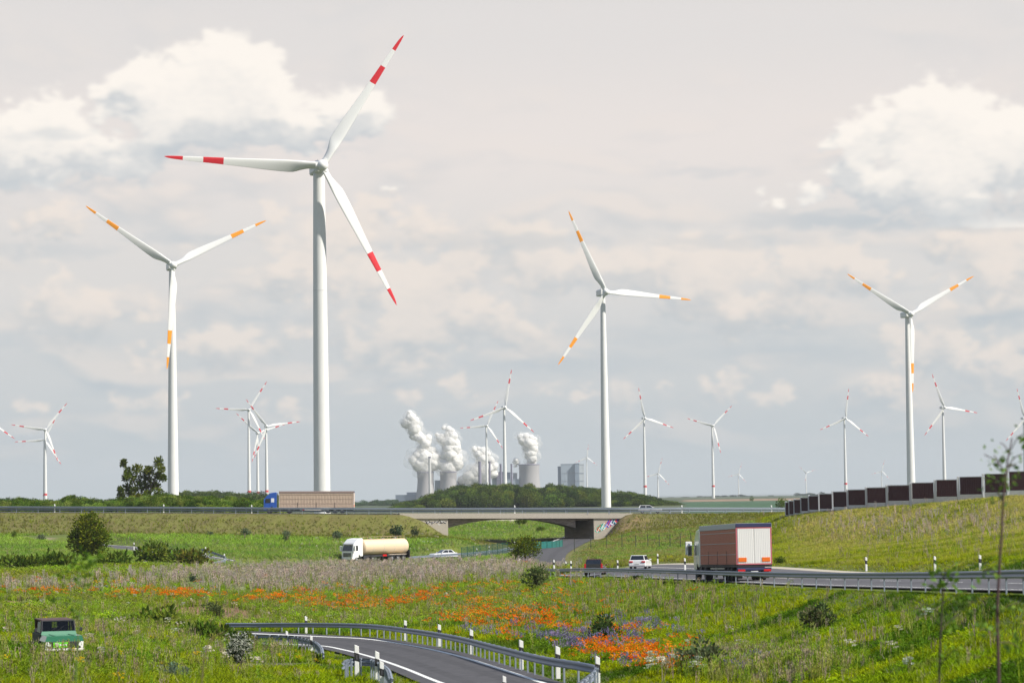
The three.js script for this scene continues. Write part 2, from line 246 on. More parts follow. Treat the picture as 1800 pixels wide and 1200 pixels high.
// the ground sheet: a fan of columns and rows, fine nearby and coarse to the horizon
const SN = 300, DROWS = []; { let d = 6; while (d < 13000) { DROWS.push(d); d += d < 80 ? 1.6 : d < 345 ? .85 : d < 600 ? 1.3 : (d - 560) * .05; } DROWS.push(13000); }
const GH = new Float32Array((SN + 1) * DROWS.length);
for (let j = 0; j < DROWS.length; j++) for (let i = 0; i <= SN; i++) {
  const d = DROWS[j], x = lerp(-.3, .3, i / SN) * (d + 40), near = 1 - smooth(500, 900, d);
  const lump = .16 * fbm2(x * .16, d * .16, 3) * near + .5 * fbm2(x * .012 + 9, d * .012, 3) * near * smooth(.0, 1, d / 900 + .25) * (d < 440 ? .5 : .15);
  GH[j * (SN + 1) + i] = cut(x, -d, rawHeight(x, d) + lump);
}
function ground(x, z) {
  const d = clamp(-z, DROWS[0], 12999); let a = 0, b = DROWS.length - 1; while (b - a > 1) { const c = (a + b) >> 1; if (DROWS[c] > d) b = c; else a = c; }
  const t = (d - DROWS[a]) / (DROWS[b] - DROWS[a]);
  const row = j => { const u = clamp((x / (DROWS[j] + 40) + .3) / .6 * SN, 0, SN - 1e-6), i = u | 0; return lerp(GH[j * (SN + 1) + i], GH[j * (SN + 1) + i + 1], u - i); };
  return lerp(row(a), row(b), t);
}
// where the ground changes: soil, dry grass, crops; the colours are those of the ground itself
const g3 = (a, b, t) => [lerp(a[0], b[0], t), lerp(a[1], b[1], t), lerp(a[2], b[2], t)];
const blob = (px, py, x, y, rx, ry) => { const q = ((px - x) / rx) ** 2 + ((py - y) / ry) ** 2; return q < 1 ? (1 - q) : 0; };
function survey2(x, z) { const p = toPx(V(x, ground(x, z), z)); return [p[0], p[1]]; }
function groundColor(x, z) {
  const d = -z, [px, py] = survey2(x, z), n1 = fbm2(x * .05, d * .05, 4), n2 = fbm2(x * .4 + 50, d * .25, 3), n3 = noise2(x * 1.7, d * 1.1);
  let c = g3([.085, .135, .012], [.150, .185, .016], clamp(.5 + n1 + .5 * n2));
  const soil = [.27, .15, .085], dry = [.38, .29, .13];
  if (d < 600) {
    // embankment of the overpass: thin, brownish growth
    const emb = smooth(450, 455, d) * (1 - smooth(474, 490, d));
    const embR = blob(px, py, 1130, 930, 140, 34) + .9 * blob(px, py, 1060, 975, 150, 22);
    const e = clamp(emb * smooth(2200, 700, px) * .95 + (px > 980 ? 1.5 * embR : 0));
    c = g3(c, g3([.185, .155, .05], [.15, .165, .03], clamp(.5 + 1.3 * n2 + .4 * n3)), e);
    if (px > 1000) c = g3(c, g3(soil, dry, .5), clamp(1.6 * blob(px, py, 1090, 925, 70, 30) * (.4 + n2 + .4 * n3)));
    // slope under the noise wall: dry tan growth near the top
    if (px > 1330 && d > 175) c = g3(c, dry, clamp((smooth(985, 925, py + .04 * (px - 1600)) * .8 + .55 * n2) * smooth(1340, 1420, px) * smooth(870, 885, py)));
    // bare soil in the flower meadow
    c = g3(c, soil, clamp(2.2 * Math.max(blob(px, py, 345, 1078, 120, 14), blob(px, py, 420, 1088, 80, 9), .8 * blob(px, py, 30, 1061, 130, 6), .6 * blob(px, py, 930, 1058, 60, 5)) + .25 * n2));
    if (px < 330 && py < 962 && py > 936) c = g3(c, [.30, .25, .17], clamp(1.4 * blob(px, py, 70, 949, 110, 5)));
    c = g3(c, [.20, .165, .13], clamp(1.8 * blob(px, py, 470, 1171, 135, 7)));
  } else {
    const f = noise2(x * .0011 + 3, Math.log(d) * 2.2), far = [.045, .075, .028];
    c = g3(far, [.085, .105, .04], clamp(.5 + f));
    if (px > 1190 && px < 1420) { c = g3(c, [.040, .110, .045], smooth(1190, 1215, px) * (1 - smooth(2300, 2400, d))); c = g3(c, [.30, .20, .12], smooth(2300, 2450, d) * (1 - smooth(3300, 3600, d)) * smooth(1190, 1215, px)); }
  }
  const k = 1 + .22 * n3 + .18 * n2; return [c[0] * k, c[1] * k, c[2] * k];
}
{
  const n = DROWS.length, pos = new Float32Array((SN + 1) * n * 3), col = new Float32Array((SN + 1) * n * 3), uv = new Float32Array((SN + 1) * n * 2), idx = [];
  for (let j = 0; j < n; j++) for (let i = 0; i <= SN; i++) {
    const k = j * (SN + 1) + i, d = DROWS[j], x = lerp(-.3, .3, i / SN) * (d + 40);
    pos.set([x, GH[k], -d], k * 3); col.set(groundColor(x, -d), k * 3); uv.set([x / 3.7 + GH[k] * .21, d / 3.7 + GH[k] * .3], k * 2);
    if (j < n - 1 && i < SN) idx.push(k, k + 1, k + SN + 2, k, k + SN + 2, k + SN + 1);
  }
  const g = new THREE.BufferGeometry(); g.setAttribute('position', new THREE.BufferAttribute(pos, 3)); g.setAttribute('color', new THREE.BufferAttribute(col, 3)); g.setAttribute('uv', new THREE.BufferAttribute(uv, 2)); g.setIndex(idx); g.computeVertexNormals();
  const S = 256, b = new Uint8Array(S * S * 4); for (let y = 0; y < S; y++) for (let x = 0; x < S; x++) { const a = x / S * 2 * Math.PI, c = y / S * 2 * Math.PI, v = 200 + 60 * fbm3(Math.cos(a) * 3 + Math.cos(c) * 2.3, Math.sin(a) * 3 + 4, Math.sin(c) * 3, 5); b.set([v, v, v, 255], (y * S + x) * 4); }
  const t = new THREE.DataTexture(b, S, S); t.wrapS = t.wrapT = THREE.RepeatWrapping; t.magFilter = THREE.LinearFilter; t.needsUpdate = true;
  structure('ground', g, new THREE.MeshStandardMaterial({ vertexColors: true, roughness: 1, map: t, bumpMap: t, bumpScale: .05 }));
}
// ---------------------------------------------------------------- carriageways and their painted lines
function asphaltMaterial(base, seed) {
  const S = 512, b = new Uint8Array(S * S * 4), r = rng(seed);
  for (let y = 0; y < S; y++) for (let x = 0; x < S; x++) { const v = base * (1 + .22 * fbm2(x / 90 + seed, y / 30, 4) + .10 * (r() - .5)) + (Math.abs(Math.abs(x / S - .25) - .10) < .035 ? -5 : 2) + (Math.abs(fbm2(x / 60 + 5 * seed, y / 160, 3)) < .012 ? -16 : 0) + (fbm2(x / 200 + seed * 3, y / 60 + 9, 2) > .42 ? -9 : 0); b.set([v, v * .98, v * 1.02, 255], (y * S + x) * 4); }
  const t = new THREE.DataTexture(b, S, S); t.wrapS = t.wrapT = THREE.MirroredRepeatWrapping; t.magFilter = THREE.LinearFilter; t.colorSpace = THREE.SRGBColorSpace; t.needsUpdate = true;
  return new THREE.MeshStandardMaterial({ map: t, roughness: .82 });
}
const ASPHALT = asphaltMaterial(70, 5), ASPHALT_OLD = asphaltMaterial(84, 9), PAINT = mat(.78, .78, .75, .6);
function strip(L, R, s0, s1, lift, keep = () => true) {              // the part of a road between two fractions of its width
  const p = [], u = [], ix = []; let run = 0;
  for (let i = 0; i < L.length; i++) {
    if (i) run += L[i].distanceTo(L[i - 1]);
    for (const s of [s0, s1]) { const q = L[i].clone().lerp(R[i], s); p.push(q.x, q.y + lift, q.z); u.push(s * .5, run / 14); }
    if (i < L.length - 1 && keep(run, i)) { const a = i * 2; ix.push(a, a + 1, a + 3, a, a + 3, a + 2); }
  }
  const g = new THREE.BufferGeometry(); g.setAttribute('position', new THREE.Float32BufferAttribute(p, 3)); g.setAttribute('uv', new THREE.Float32BufferAttribute(u, 2)); g.setIndex(ix); g.computeVertexNormals();
  const nn = g.attributes.normal; if (nn.getY(0) < 0) { const a = g.index.array; for (let k = 0; k < a.length; k += 3) { const t = a[k]; a[k] = a[k + 1]; a[k + 1] = t; } g.computeVertexNormals(); }
  return g;
}
const width = r => r.L[0].distanceTo(r.R[0]);
{
  structure('ramp_road', strip(RAMP.L, RAMP.R, -.16, 1.16, 0), ASPHALT);
  structure('road_marking', strip(RAMP.L, RAMP.R, 0, .055, .006), PAINT);
  structure('road_marking', strip(RAMP.L, RAMP.R, .945, 1, .006), PAINT);
  structure('motorway', strip(MOTORWAY.L, MOTORWAY.R, 0, 1.0, 0), ASPHALT_OLD);
  for (const [a, b, dash] of [[.055, .068, 0], [.40, .411, 1], [.735, .75, 0]]) structure('road_marking', strip(MOTORWAY.L, MOTORWAY.R, a, b, .006, run => !dash || run % 18 < 6), PAINT);
  structure('gravel_verge', strip(MOTORWAY.L, MOTORWAY.R, 1.0, 1.12, .002), mat(.42, .38, .30, 1));
  structure('motorway_under_bridge', strip(MOTORWAY_FAR.L, MOTORWAY_FAR.R, 0, 1, .0), ASPHALT);
  
  structure('road_marking', strip(MOTORWAY_FAR.L, MOTORWAY_FAR.R, .05, .08, .006), PAINT);
  structure('oncoming_carriageway', strip(ONCOMING.L, ONCOMING.R, 0, 1, 0.004), ASPHALT_OLD);
  structure('road_marking', strip(ONCOMING.L, ONCOMING.R, .05, .07, .010), PAINT);
  structure('road_marking', strip(ONCOMING.L, ONCOMING.R, .93, .95, .010), PAINT);
  structure('overpass_road', strip(OVERPASS.L, OVERPASS.R, 0, 1, 0), ASPHALT_OLD);
  structure('road_marking', strip(OVERPASS.L, OVERPASS.R, .06, .075, .006), PAINT);
  structure('road_marking', strip(OVERPASS.L, OVERPASS.R, .49, .505, .006, run => run % 12 < 4), PAINT);
  structure('road_marking', strip(OVERPASS.L, OVERPASS.R, .925, .94, .006), PAINT);
}
// ---------------------------------------------------------------- bridge of the overpass
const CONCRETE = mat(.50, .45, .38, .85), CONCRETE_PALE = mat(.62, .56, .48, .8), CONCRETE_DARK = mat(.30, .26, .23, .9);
const STEEL = mat(.20, .235, .30, .5, .2), STEEL_DARK = mat(.20, .23, .28, .5, .35);
function speckle(m, seed, amount, size = 128, repeat = [1, 1]) {       // stains and grain of the thing itself
  const b = new Uint8Array(size * size * 4), r = rng(seed);
  for (let y = 0; y < size; y++) for (let x = 0; x < size; x++) { const v = 255 * clamp(1 - amount * (.5 + .9 * fbm2(x / 30 + seed, y / 12, 4) + .25 * r())); b.set([v, v, v, 255], (y * size + x) * 4); }
  const t = new THREE.DataTexture(b, size, size); t.wrapS = t.wrapT = THREE.MirroredRepeatWrapping; t.magFilter = THREE.LinearFilter; t.repeat.set(...repeat); t.needsUpdate = true; m.map = t; return m;
}
speckle(CONCRETE, 3, .5); speckle(CONCRETE_PALE, 4, .42, 256, [9, 1]); speckle(CONCRETE_DARK, 6, .45, 128, [.2, .2]);
{
  const A = at(702, 902.9, 464.4), B = at(1112, 902.5, 470.3), along = B.clone().sub(A), len = Math.hypot(along.x, along.z), turn = Math.atan2(-along.z, along.x), slope = along.y / len;
  const bridge = thing('road_bridge', 'concrete overpass bridge with a flat arch and graffiti on its wing walls', 'bridge', A, turn);
  const X = px => (at(px, 903, lerp(464.4, 470.3, (px - 702) / 410)).x - A.x) / Math.cos(turn);   // along the bridge
  const y = (x, v) => x * slope + v, W = 12.6;
  const slab = (x0, x1, top, bottom, z0, z1) => quads([[[x0, y(x0, bottom), z1], [x1, y(x1, bottom), z1], [x1, y(x1, top), z1], [x0, y(x0, top), z1]], [[x1, y(x1, bottom), z0], [x0, y(x0, bottom), z0], [x0, y(x0, top), z0], [x1, y(x1, top), z0]], [[x0, y(x0, top), z1], [x1, y(x1, top), z1], [x1, y(x1, top), z0], [x0, y(x0, top), z0]], [[x0, y(x0, bottom), z0], [x1, y(x1, bottom), z0], [x1, y(x1, bottom), z1], [x0, y(x0, bottom), z1]], [[x0, y(x0, bottom), z0], [x0, y(x0, bottom), z1], [x0, y(x0, top), z1], [x0, y(x0, top), z0]], [[x1, y(x1, bottom), z1], [x1, y(x1, bottom), z0], [x1, y(x1, top), z0], [x1, y(x1, top), z1]]]);
  part(bridge, 'edge_beam', slab(0, len, .06, -.86, .0, .55), CONCRETE_PALE);
  part(bridge, 'edge_beam', slab(0, len, .06, -.86, -W - .55, -W), CONCRETE_PALE);
  part(bridge, 'deck_slab', slab(.02, len - .02, -.05, -.62, -W, 0), CONCRETE);
  // girder with its arched underside between the abutments
  const xl = X(787), xr = X(1012), n = 26, shape = new THREE.Shape(); shape.moveTo(xl, y(xl, -.62)); shape.lineTo(xr, y(xr, -.62));
  for (let i = n; i >= 0; i--) { const t = i / n, x = lerp(xl, xr, t), u = 2 * t - 1; shape.lineTo(x, y(x, -1.05 - 1.55 * Math.pow(Math.abs(u), 2.3))); }
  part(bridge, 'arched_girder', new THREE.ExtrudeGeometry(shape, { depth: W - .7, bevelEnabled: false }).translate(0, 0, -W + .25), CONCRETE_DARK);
  // abutments stand askew to the road: their inner faces lean back to the left
  const prism = (foot, h0, h1) => { const lo = foot.map(([x, z]) => [x, h0, z]), hi = foot.map(([x, z]) => [x, h1, z]), f = []; for (let i = 0; i < foot.length; i++) { const j = (i + 1) % foot.length; f.push([lo[i], lo[j], hi[j], hi[i]]); } f.push([hi[0], hi[1], hi[2], hi[3]]); return quads(f); };
  const xr1 = X(1043), sk = -3.4;
  part(bridge, 'abutment', prism([[xl - 2.2, -.12], [xl, -.12], [xl + sk, -W], [xl + sk - 2.2, -W]], -6.2, -.64), CONCRETE);
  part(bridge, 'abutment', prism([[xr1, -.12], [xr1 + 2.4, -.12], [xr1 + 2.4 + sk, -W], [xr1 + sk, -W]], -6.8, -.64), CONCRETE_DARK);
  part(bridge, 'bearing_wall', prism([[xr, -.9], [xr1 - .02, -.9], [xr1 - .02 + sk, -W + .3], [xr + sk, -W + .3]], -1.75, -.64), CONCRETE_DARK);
  const wing = (a, b, foot) => { const s = new THREE.Shape([new THREE.Vector2(a, y(a, -.86)), new THREE.Vector2(b, y(b, -.86)), new THREE.Vector2(b, y(b, -foot))]); const g = new THREE.ExtrudeGeometry(s, { depth: .45, bevelEnabled: false }); return g.translate(0, 0, -.12); };
  const wl = part(bridge, 'wing_wall', wing(X(722), xl - .01, 5.2), CONCRETE_PALE), wr = part(bridge, 'wing_wall', wing(X(1112), xr1 + .01, 5.9), CONCRETE_PALE);
  // sprayed lettering, abstract tags
  const spray = (w, h, draw) => { const c = document.createElement('canvas'); c.width = w; c.height = h; const g = c.getContext('2d'); g.clearRect(0, 0, w, h); draw(g); const t = new THREE.CanvasTexture(c); t.colorSpace = THREE.SRGBColorSpace; return new THREE.MeshStandardMaterial({ map: t, transparent: true, alphaTest: .4, roughness: .8 }); };
  const r = rng(77);
  const left = spray(256, 96, g => { g.lineCap = 'round'; for (let i = 0; i < 30; i++) { g.strokeStyle = ['#23232c', '#3a3c55', '#191920', '#d8d8dc'][i % 4]; g.lineWidth = 5 + 5 * r(); const x = 10 + i * 8, yy = 22 + 44 * r(); g.beginPath(); g.moveTo(x, yy); g.quadraticCurveTo(x + 22 * r(), yy - 34 + 60 * r(), x + 10 + 12 * r(), yy + 28 * (r() - .3)); g.stroke(); } });
  const right = spray(256, 160, g => { const cs = ['#e2452c', '#f07a3a', '#11a08a', '#1ec3a2', '#37b7d8', '#4a3fae', '#6d3bb0', '#f4f0f0', '#10736b', '#d8352f', '#3c2f86']; for (let i = 0; i < 11; i++) { const x = 6 + i * 21, yy = 122 - i * 10.5; g.fillStyle = cs[i % 11]; g.beginPath(); g.moveTo(x, yy); g.lineTo(x + 32, yy - 62 + 12 * r()); g.lineTo(x + 46, yy - 40); g.lineTo(x + 26 + 8 * r(), yy + 18); g.closePath(); g.fill(); g.strokeStyle = cs[(i * 5 + 3) % 11]; g.lineWidth = 6; g.stroke(); } g.strokeStyle = '#eaeaf2'; g.lineWidth = 5; g.beginPath(); for (let i = 0; i < 12; i++) g.lineTo(12 + i * 19, 118 - i * 9 + (i % 2 ? 24 : -12)); g.stroke(); });
  const gl = part(wl, 'graffiti', new THREE.PlaneGeometry(4.1, 1.35).translate(lerp(X(722), xl, .66), -1.72, .336), left); gl.userData.label = 'dark scribbled graffiti';
  const gr = part(wr, 'graffiti', new THREE.PlaneGeometry(4.7, 2.75).translate(lerp(xr1, X(1112), .34), -2.45 + xr1 * slope, .336), right); gr.userData.label = 'bright orange, teal and violet graffiti';
}
{ // low concrete barrier on the slope behind the bridge
  const pts = curve(survey([[770, 925, 566], [850, 917.5, 566], [910, 915.5, 568], [960, 915.5, 571], [1010, 919, 575]]), 4), o = thing('concrete_barrier', 'pale low concrete barrier seen through the bridge arch', 'barrier', pts[0]);
  const g = []; for (let i = 0; i < pts.length - 1; i++) { const a = pts[i].clone().sub(pts[0]), b = pts[i + 1].clone().sub(pts[0]); const L = a.distanceTo(b); part(o, 'barrier_element', extrude([[-.3, -.6], [.3, -.6], [.24, .15], [.1, .35], [.08, .95], [-.08, .95], [-.1, .35], [-.24, .15]], L - .03, .01, 1).rotateY(Math.atan2(b.x - a.x, b.z - a.z)).translate((a.x + b.x) / 2, (a.y + b.y) / 2, (a.z + b.z) / 2), i % 2 ? CONCRETE : CONCRETE_PALE); }
}

// ---------------------------------------------------------------- noise wall on the right-hand slope
{
  const PX = [1382.5, 1388.8, 1397.5, 1409.5, 1423, 1441, 1465, 1491, 1523.8, 1560, 1601.8, 1645, 1686, 1730, 1773, 1816, 1860, 1905];
  const TOP = [882.5, 880, 878, 875, 871, 868.7, 864, 861, 857, 853.5, 849, 844.5, 838.7, 834, 828.5, 825, 821, 817], BASE = [911, 910, 908.7, 905.5, 903.7, 902.5, 900, 897.5, 894, 891, 888, 885, 881.7, 878.7, 875.7, 873, 870, 867];
  const dist = pchip([1380, 1400, 1440, 1500, 1650, 1800, 1910], [420, 414, 406, 395, 385, 380, 378]);
  const foot = PX.map((p, i) => at(p, BASE[i], dist(p))), head = PX.map((p, i) => at(p, TOP[i], dist(p)));
  const wall = thing('noise_barrier', 'dark brown panelled noise wall with grey posts climbing the right-hand hill', 'noise wall', foot[0]), O = foot[0];
  const panelMats = [0, 1, 2].map(i => speckle(mat(.072 + .010 * i, .024 + .004 * i, .034 + .003 * i, .8), 20 + i, .35, 64, [2, 3])), post = mat(.50, .52, .56, .6), plinth = speckle(mat(.62, .62, .62, .8), 31, .2), cap = mat(.45, .46, .50, .6);
  const beamBox = (a, b, y0a, y1a, y0b, y1b, th) => { const n = V(-(b.z - a.z), 0, b.x - a.x).normalize().multiplyScalar(th / 2), c = [[a, -1], [b, -1], [b, 1], [a, 1]].map(([p, s]) => [p.x + s * n.x - O.x, 0, p.z + s * n.z - O.z]), lo = c.map((p, i) => [p[0], (i === 0 || i === 3 ? y0a : y0b) - O.y, p[2]]), hi = c.map((p, i) => [p[0], (i === 0 || i === 3 ? y1a : y1b) - O.y, p[2]]); return quads([[lo[3], lo[2], hi[2], hi[3]], [lo[1], lo[0], hi[0], hi[1]], [lo[2], lo[1], hi[1], hi[2]], [lo[0], lo[3], hi[3], hi[0]], [hi[3], hi[2], hi[1], hi[0]]]); };
  for (let i = 0; i < PX.length; i++) {
    part(wall, 'post', rbox(.34, head[i].y - foot[i].y + 1.25, .34, foot[i].x - O.x, (head[i].y + foot[i].y) / 2 - O.y - .5, foot[i].z - O.z, .03), post);
    if (i === PX.length - 1) break;
    const a = foot[i], b = foot[i + 1], h = (head[i].y + head[i + 1].y) / 2 - .08, ph = lerp(.55, 1.2, i / 15), s = .07, A = a.clone().lerp(b, s), B = a.clone().lerp(b, 1 - s);
    part(wall, 'concrete_plinth', beamBox(A, B, a.y - 1, a.y + ph, b.y - 1, a.y + ph, .22), plinth);
    // the panel is a row of upright ribs
    const len = A.distanceTo(B), n = Math.max(4, Math.round(len / .28)), g = [beamBox(A, B, a.y + ph + .005, h - .12, a.y + ph + .005, h - .12, .12)];
    for (let k = 0; k < n; k++) { const p = A.clone().lerp(B, (k + .2) / n), q = A.clone().lerp(B, (k + .7) / n); g.push(beamBox(p, q, a.y + ph + .02, h - .14, a.y + ph + .02, h - .14, .24)); }
    part(wall, 'panel', g, panelMats[i % 3]);
    part(wall, 'cap_rail', beamBox(A, B, h - .115, h, h - .115, h, .28), cap);
  }
}

// ---------------------------------------------------------------- guardrails
const POST = merge([box(.06, 1.0, .10, 0, .235, 0), box(.10, .06, .14, 0, .72, 0)]), STEEL_POST = mat(.27, .31, .38, .55, .15);
function guardrail(label, base, { spacing = 2, height = .75, side = 1, group = 'steel guardrails along the roads', double = false, both = false } = {}) {
  const pts = curve(base, .5), O = pts[0].clone(), o = thing('guardrail', label, 'guardrail', O, 0, group);
  const prof = [[-.310, 0], [-.285, .075], [-.215, .08], [-.172, .012], [-.138, .012], [-.095, .08], [-.025, .075], [0, 0]];
  const sweep = (lift, sd, name) => {
    const p = [], ix = [], m = prof.length;
    for (let i = 0; i < pts.length; i++) { const a = pts[Math.max(0, i - 1)], b = pts[Math.min(pts.length - 1, i + 1)], n = V(-(b.z - a.z), 0, b.x - a.x).normalize().multiplyScalar(sd); for (const [yy, out] of prof) p.push(pts[i].x - O.x + n.x * (out + .04), pts[i].y - O.y + lift + yy, pts[i].z - O.z + n.z * (out + .04)); if (i) for (let k = 0; k < m - 1; k++) { const c = (i - 1) * m + k, d = i * m + k; ix.push(c, d, d + 1, c, d + 1, c + 1); } }
    const g = new THREE.BufferGeometry(); g.setAttribute('position', new THREE.Float32BufferAttribute(p, 3)); g.setIndex(ix); g.computeVertexNormals(); part(o, name, g.toNonIndexed(), STEEL);
  };
  sweep(height, side, 'rail_beam'); if (double) sweep(height - .42, side, 'lower_beam'); if (both) sweep(height, -side, 'rail_beam');
  let run = 0, next = .3;
  for (let i = 1; i < pts.length; i++) { run += pts[i].distanceTo(pts[i - 1]); if (run >= next) { next += spacing; const d = pts[i].clone().sub(pts[i - 1]); part(o, 'post', POST, STEEL_POST).position.set(pts[i].x - O.x, pts[i].y - O.y, pts[i].z - O.z); o.children.at(-1).rotation.y = Math.atan2(d.x, d.z); } }
  return pts;
}
const RAIL_OUTER = guardrail('long curved steel guardrail on the outer side of the ramp, below the flowers', survey([[398, 1114, 176], [480, 1114, 174.5], [560, 1114.5, 170], [640, 1117, 163], [720, 1127, 149], [800, 1142.5, 130.5], [880, 1166, 110], [960, 1189, 96], [1022, 1201, 90.5], [1046, 1206, 89.5], [1051, 1213, 87], [1038, 1228, 83], [1000, 1258, 76]]), { side: 1 });
guardrail('short curved guardrail on the inner side of the ramp, beside the white flowering bush', survey([[440, 1137, 160], [500, 1138, 157], [545, 1147, 149], [562, 1160, 139], [566, 1174, 128]]), { spacing: 1.33, side: -1 });
guardrail('guardrail with a rounded end where the dirt track meets the ramp', survey([[606, 1196, 101], [618, 1190, 104.5], [640, 1189, 105.5], [662, 1196, 102], [679, 1209, 97], [686, 1230, 90]]), { spacing: 1.0, side: -1 });
const RAIL_MOTORWAY = guardrail('long straight guardrail along the near edge of the motorway, in front of the truck', railNear, { spacing: 4, side: 1, both: true });
guardrail('long guardrail on the near edge of the overpass road, passing over the bridge', overNear.map(p => p.clone().add(V(0, .08, .28))), { spacing: 4, height: .98, side: -1, both: true, double: true });
guardrail('guardrail on the far edge of the overpass road, behind the lorry', overNear.map(p => p.clone().add(V(.6, .08, -12.3))), { spacing: 4, height: .9, side: 1, double: true });
guardrail('grey guardrail beside the silver car on the oncoming carriageway', survey([[720, 986.5, 404], [778, 982.5, 410], [840, 977.5, 418], [905, 970, 430], [945, 961, 447]]), { spacing: 4, side: -1, both: true });
guardrail('small hooked guardrail end beyond the dark bushes on the left', survey([[352, 972.5, 368], [368, 977, 366], [384, 982.5, 362], [395, 988, 357], [393, 993, 352], [382, 996, 349], [372, 997.5, 347]]), { spacing: 2, side: -1 });

// ---------------------------------------------------------------- white roadside delineator posts
{
  const white = mat(.82, .82, .80, .55), black = mat(.02, .02, .022, .5), glassy = mat(.12, .12, .13, .2);
  const shape = new THREE.Shape([new THREE.Vector2(-.06, 0), new THREE.Vector2(.06, 0), new THREE.Vector2(.06, .99), new THREE.Vector2(-.06, 1.05)]);
  const body = new THREE.ExtrudeGeometry(shape, { depth: .10, bevelEnabled: true, bevelSize: .012, bevelThickness: .012, bevelSegments: 2 }).translate(0, 0, -.05);
  const bandShape = new THREE.Shape([new THREE.Vector2(-.076, .55), new THREE.Vector2(.076, .50), new THREE.Vector2(.076, .76), new THREE.Vector2(-.076, .81)]);
  const band = new THREE.ExtrudeGeometry(bandShape, { depth: .132, bevelEnabled: false }).translate(0, 0, -.066), refl = box(.03, .14, .006, 0, .65, .071);
  let proto = null;
  const put = (p, label, s = 1) => {
    let o;
    if (!proto) { o = proto = thing('delineator_post', label, 'delineator', p, 0, 'white delineator posts along the roads'); part(o, 'post_body', body, white); const b = part(o, 'black_band', band, black); part(b, 'reflector', refl, glassy); }
    else { o = proto.clone(); o.name = numbered('delineator_post'); scene.add(o); o.userData = { ...proto.userData, label }; }
    o.position.copy(p); o.scale.set(s, s, s); o.rotation.y = .15;
  };
  const along = (pts, px, back, label, s = 1) => { let best = null, bd = 1e9; for (const p of pts) { const q = Math.abs(toPx(p)[0] - px); if (q < bd && -p.z > 84) { bd = q; best = p; } } put(best.clone().add(V(0, 0, -back)), label, s); };
  const OUT = [[535, 'white delineator behind the far bend of the ramp guardrail, leftmost of its row'], [711, 'delineator behind the outer ramp guardrail, second of its row from the bend'], [773, 'delineator behind the outer ramp guardrail, third of its row from the bend'], [828, 'delineator in the middle of the row behind the outer ramp guardrail'], [916, 'delineator behind the outer ramp guardrail, beside the violet flowers'], [982, 'delineator behind the outer ramp guardrail, last one before its end post'], [1052, 'tall delineator standing at the rounded near end of the outer ramp guardrail']];
  for (const [px, l] of OUT) along(RAIL_OUTER, px, .35, l, px > 1040 ? 1.04 : 1.12);
  put(at(504, 1139, 157), 'delineator above the inner ramp guardrail, nearest the white flowering bush', 1.0);
  put(at(547, 1149, 148), 'delineator at the right-hand bend of the inner ramp guardrail');
  put(at(627, 1190, 105), 'delineator at the left shoulder of the rounded guardrail by the dirt track', 1.25);
  put(at(663, 1198, 102), 'delineator beside the rounded guardrail, nearest the white edge line', 1.15);
  put(at(671, 1214, 96), 'white delineator in front of the rounded guardrail at the bottom edge', 1.05);
  put(at(887, 1232, 86), 'delineator whose white top just shows on the ramp at the bottom edge', .8);
  const far = [[1523.5, 1003.5, 183, 'white delineator on the grassy far side of the motorway, first right of the truck'], [1644.5, 1003.5, 172, 'slim white delineator on the far side of the motorway, between two wider ones'], [1724, 1003.5, 158, 'white delineator on the far side of the motorway, last before the sapling trunk']];
  for (const [x, y, d, l] of far) put(at(x, y, d), l, .95);
  for (const [x, y, d, l] of [[974, 1002, 270, 'delineator at the far left end of the motorway guardrail'], [995, 1003, 300, 'small delineator right of the far end of the motorway guardrail, left of a pair'], [1004, 1004.5, 262, 'small delineator right of the far end of the motorway guardrail, right of a pair'], [1086, 1003.5, 247, 'delineator between the dark red car and the white car'], [1204.5, 1003, 212, 'delineator directly left of the brown truck'], [1156.5, 990.5, 272, 'tiny delineator beyond the motorway behind the white car']]) put(at(x, y, d), l, x > 1080 ? 1.0 : 1.05);
  for (const [x, y, d, l] of [[235, 966.5, 412, 'small delineator left of the dark bushes on the left meadow'], [361, 975.5, 372, 'small delineator at the upper start of the hooked guardrail end'], [394, 988, 359, 'small delineator at the tip of the hooked guardrail end'], [838, 976, 424, 'delineator by the oncoming carriageway, nearest the green mesh fence'], [860, 972, 432, 'delineator by the oncoming carriageway, right of the green mesh fence'], [904.5, 962, 444, 'delineator rising above the round bush under the bridge']]) put(at(x, y, d), l, 1.15);
  for (const [x, l] of [[111, 'tiny delineator on the overpass guardrail, leftmost one'], [279, 'tiny delineator on the overpass guardrail below the leaning tree'], [436, 'tiny delineator on the overpass guardrail just left of the blue lorry'], [907, 'tiny delineator above the middle of the bridge'], [1213, 'tiny delineator on the overpass guardrail right of the half hidden white car'], [1350, 'tiny delineator on the overpass guardrail nearest the noise wall']]) along(overNear, x, -.1, l, 1.45);
}
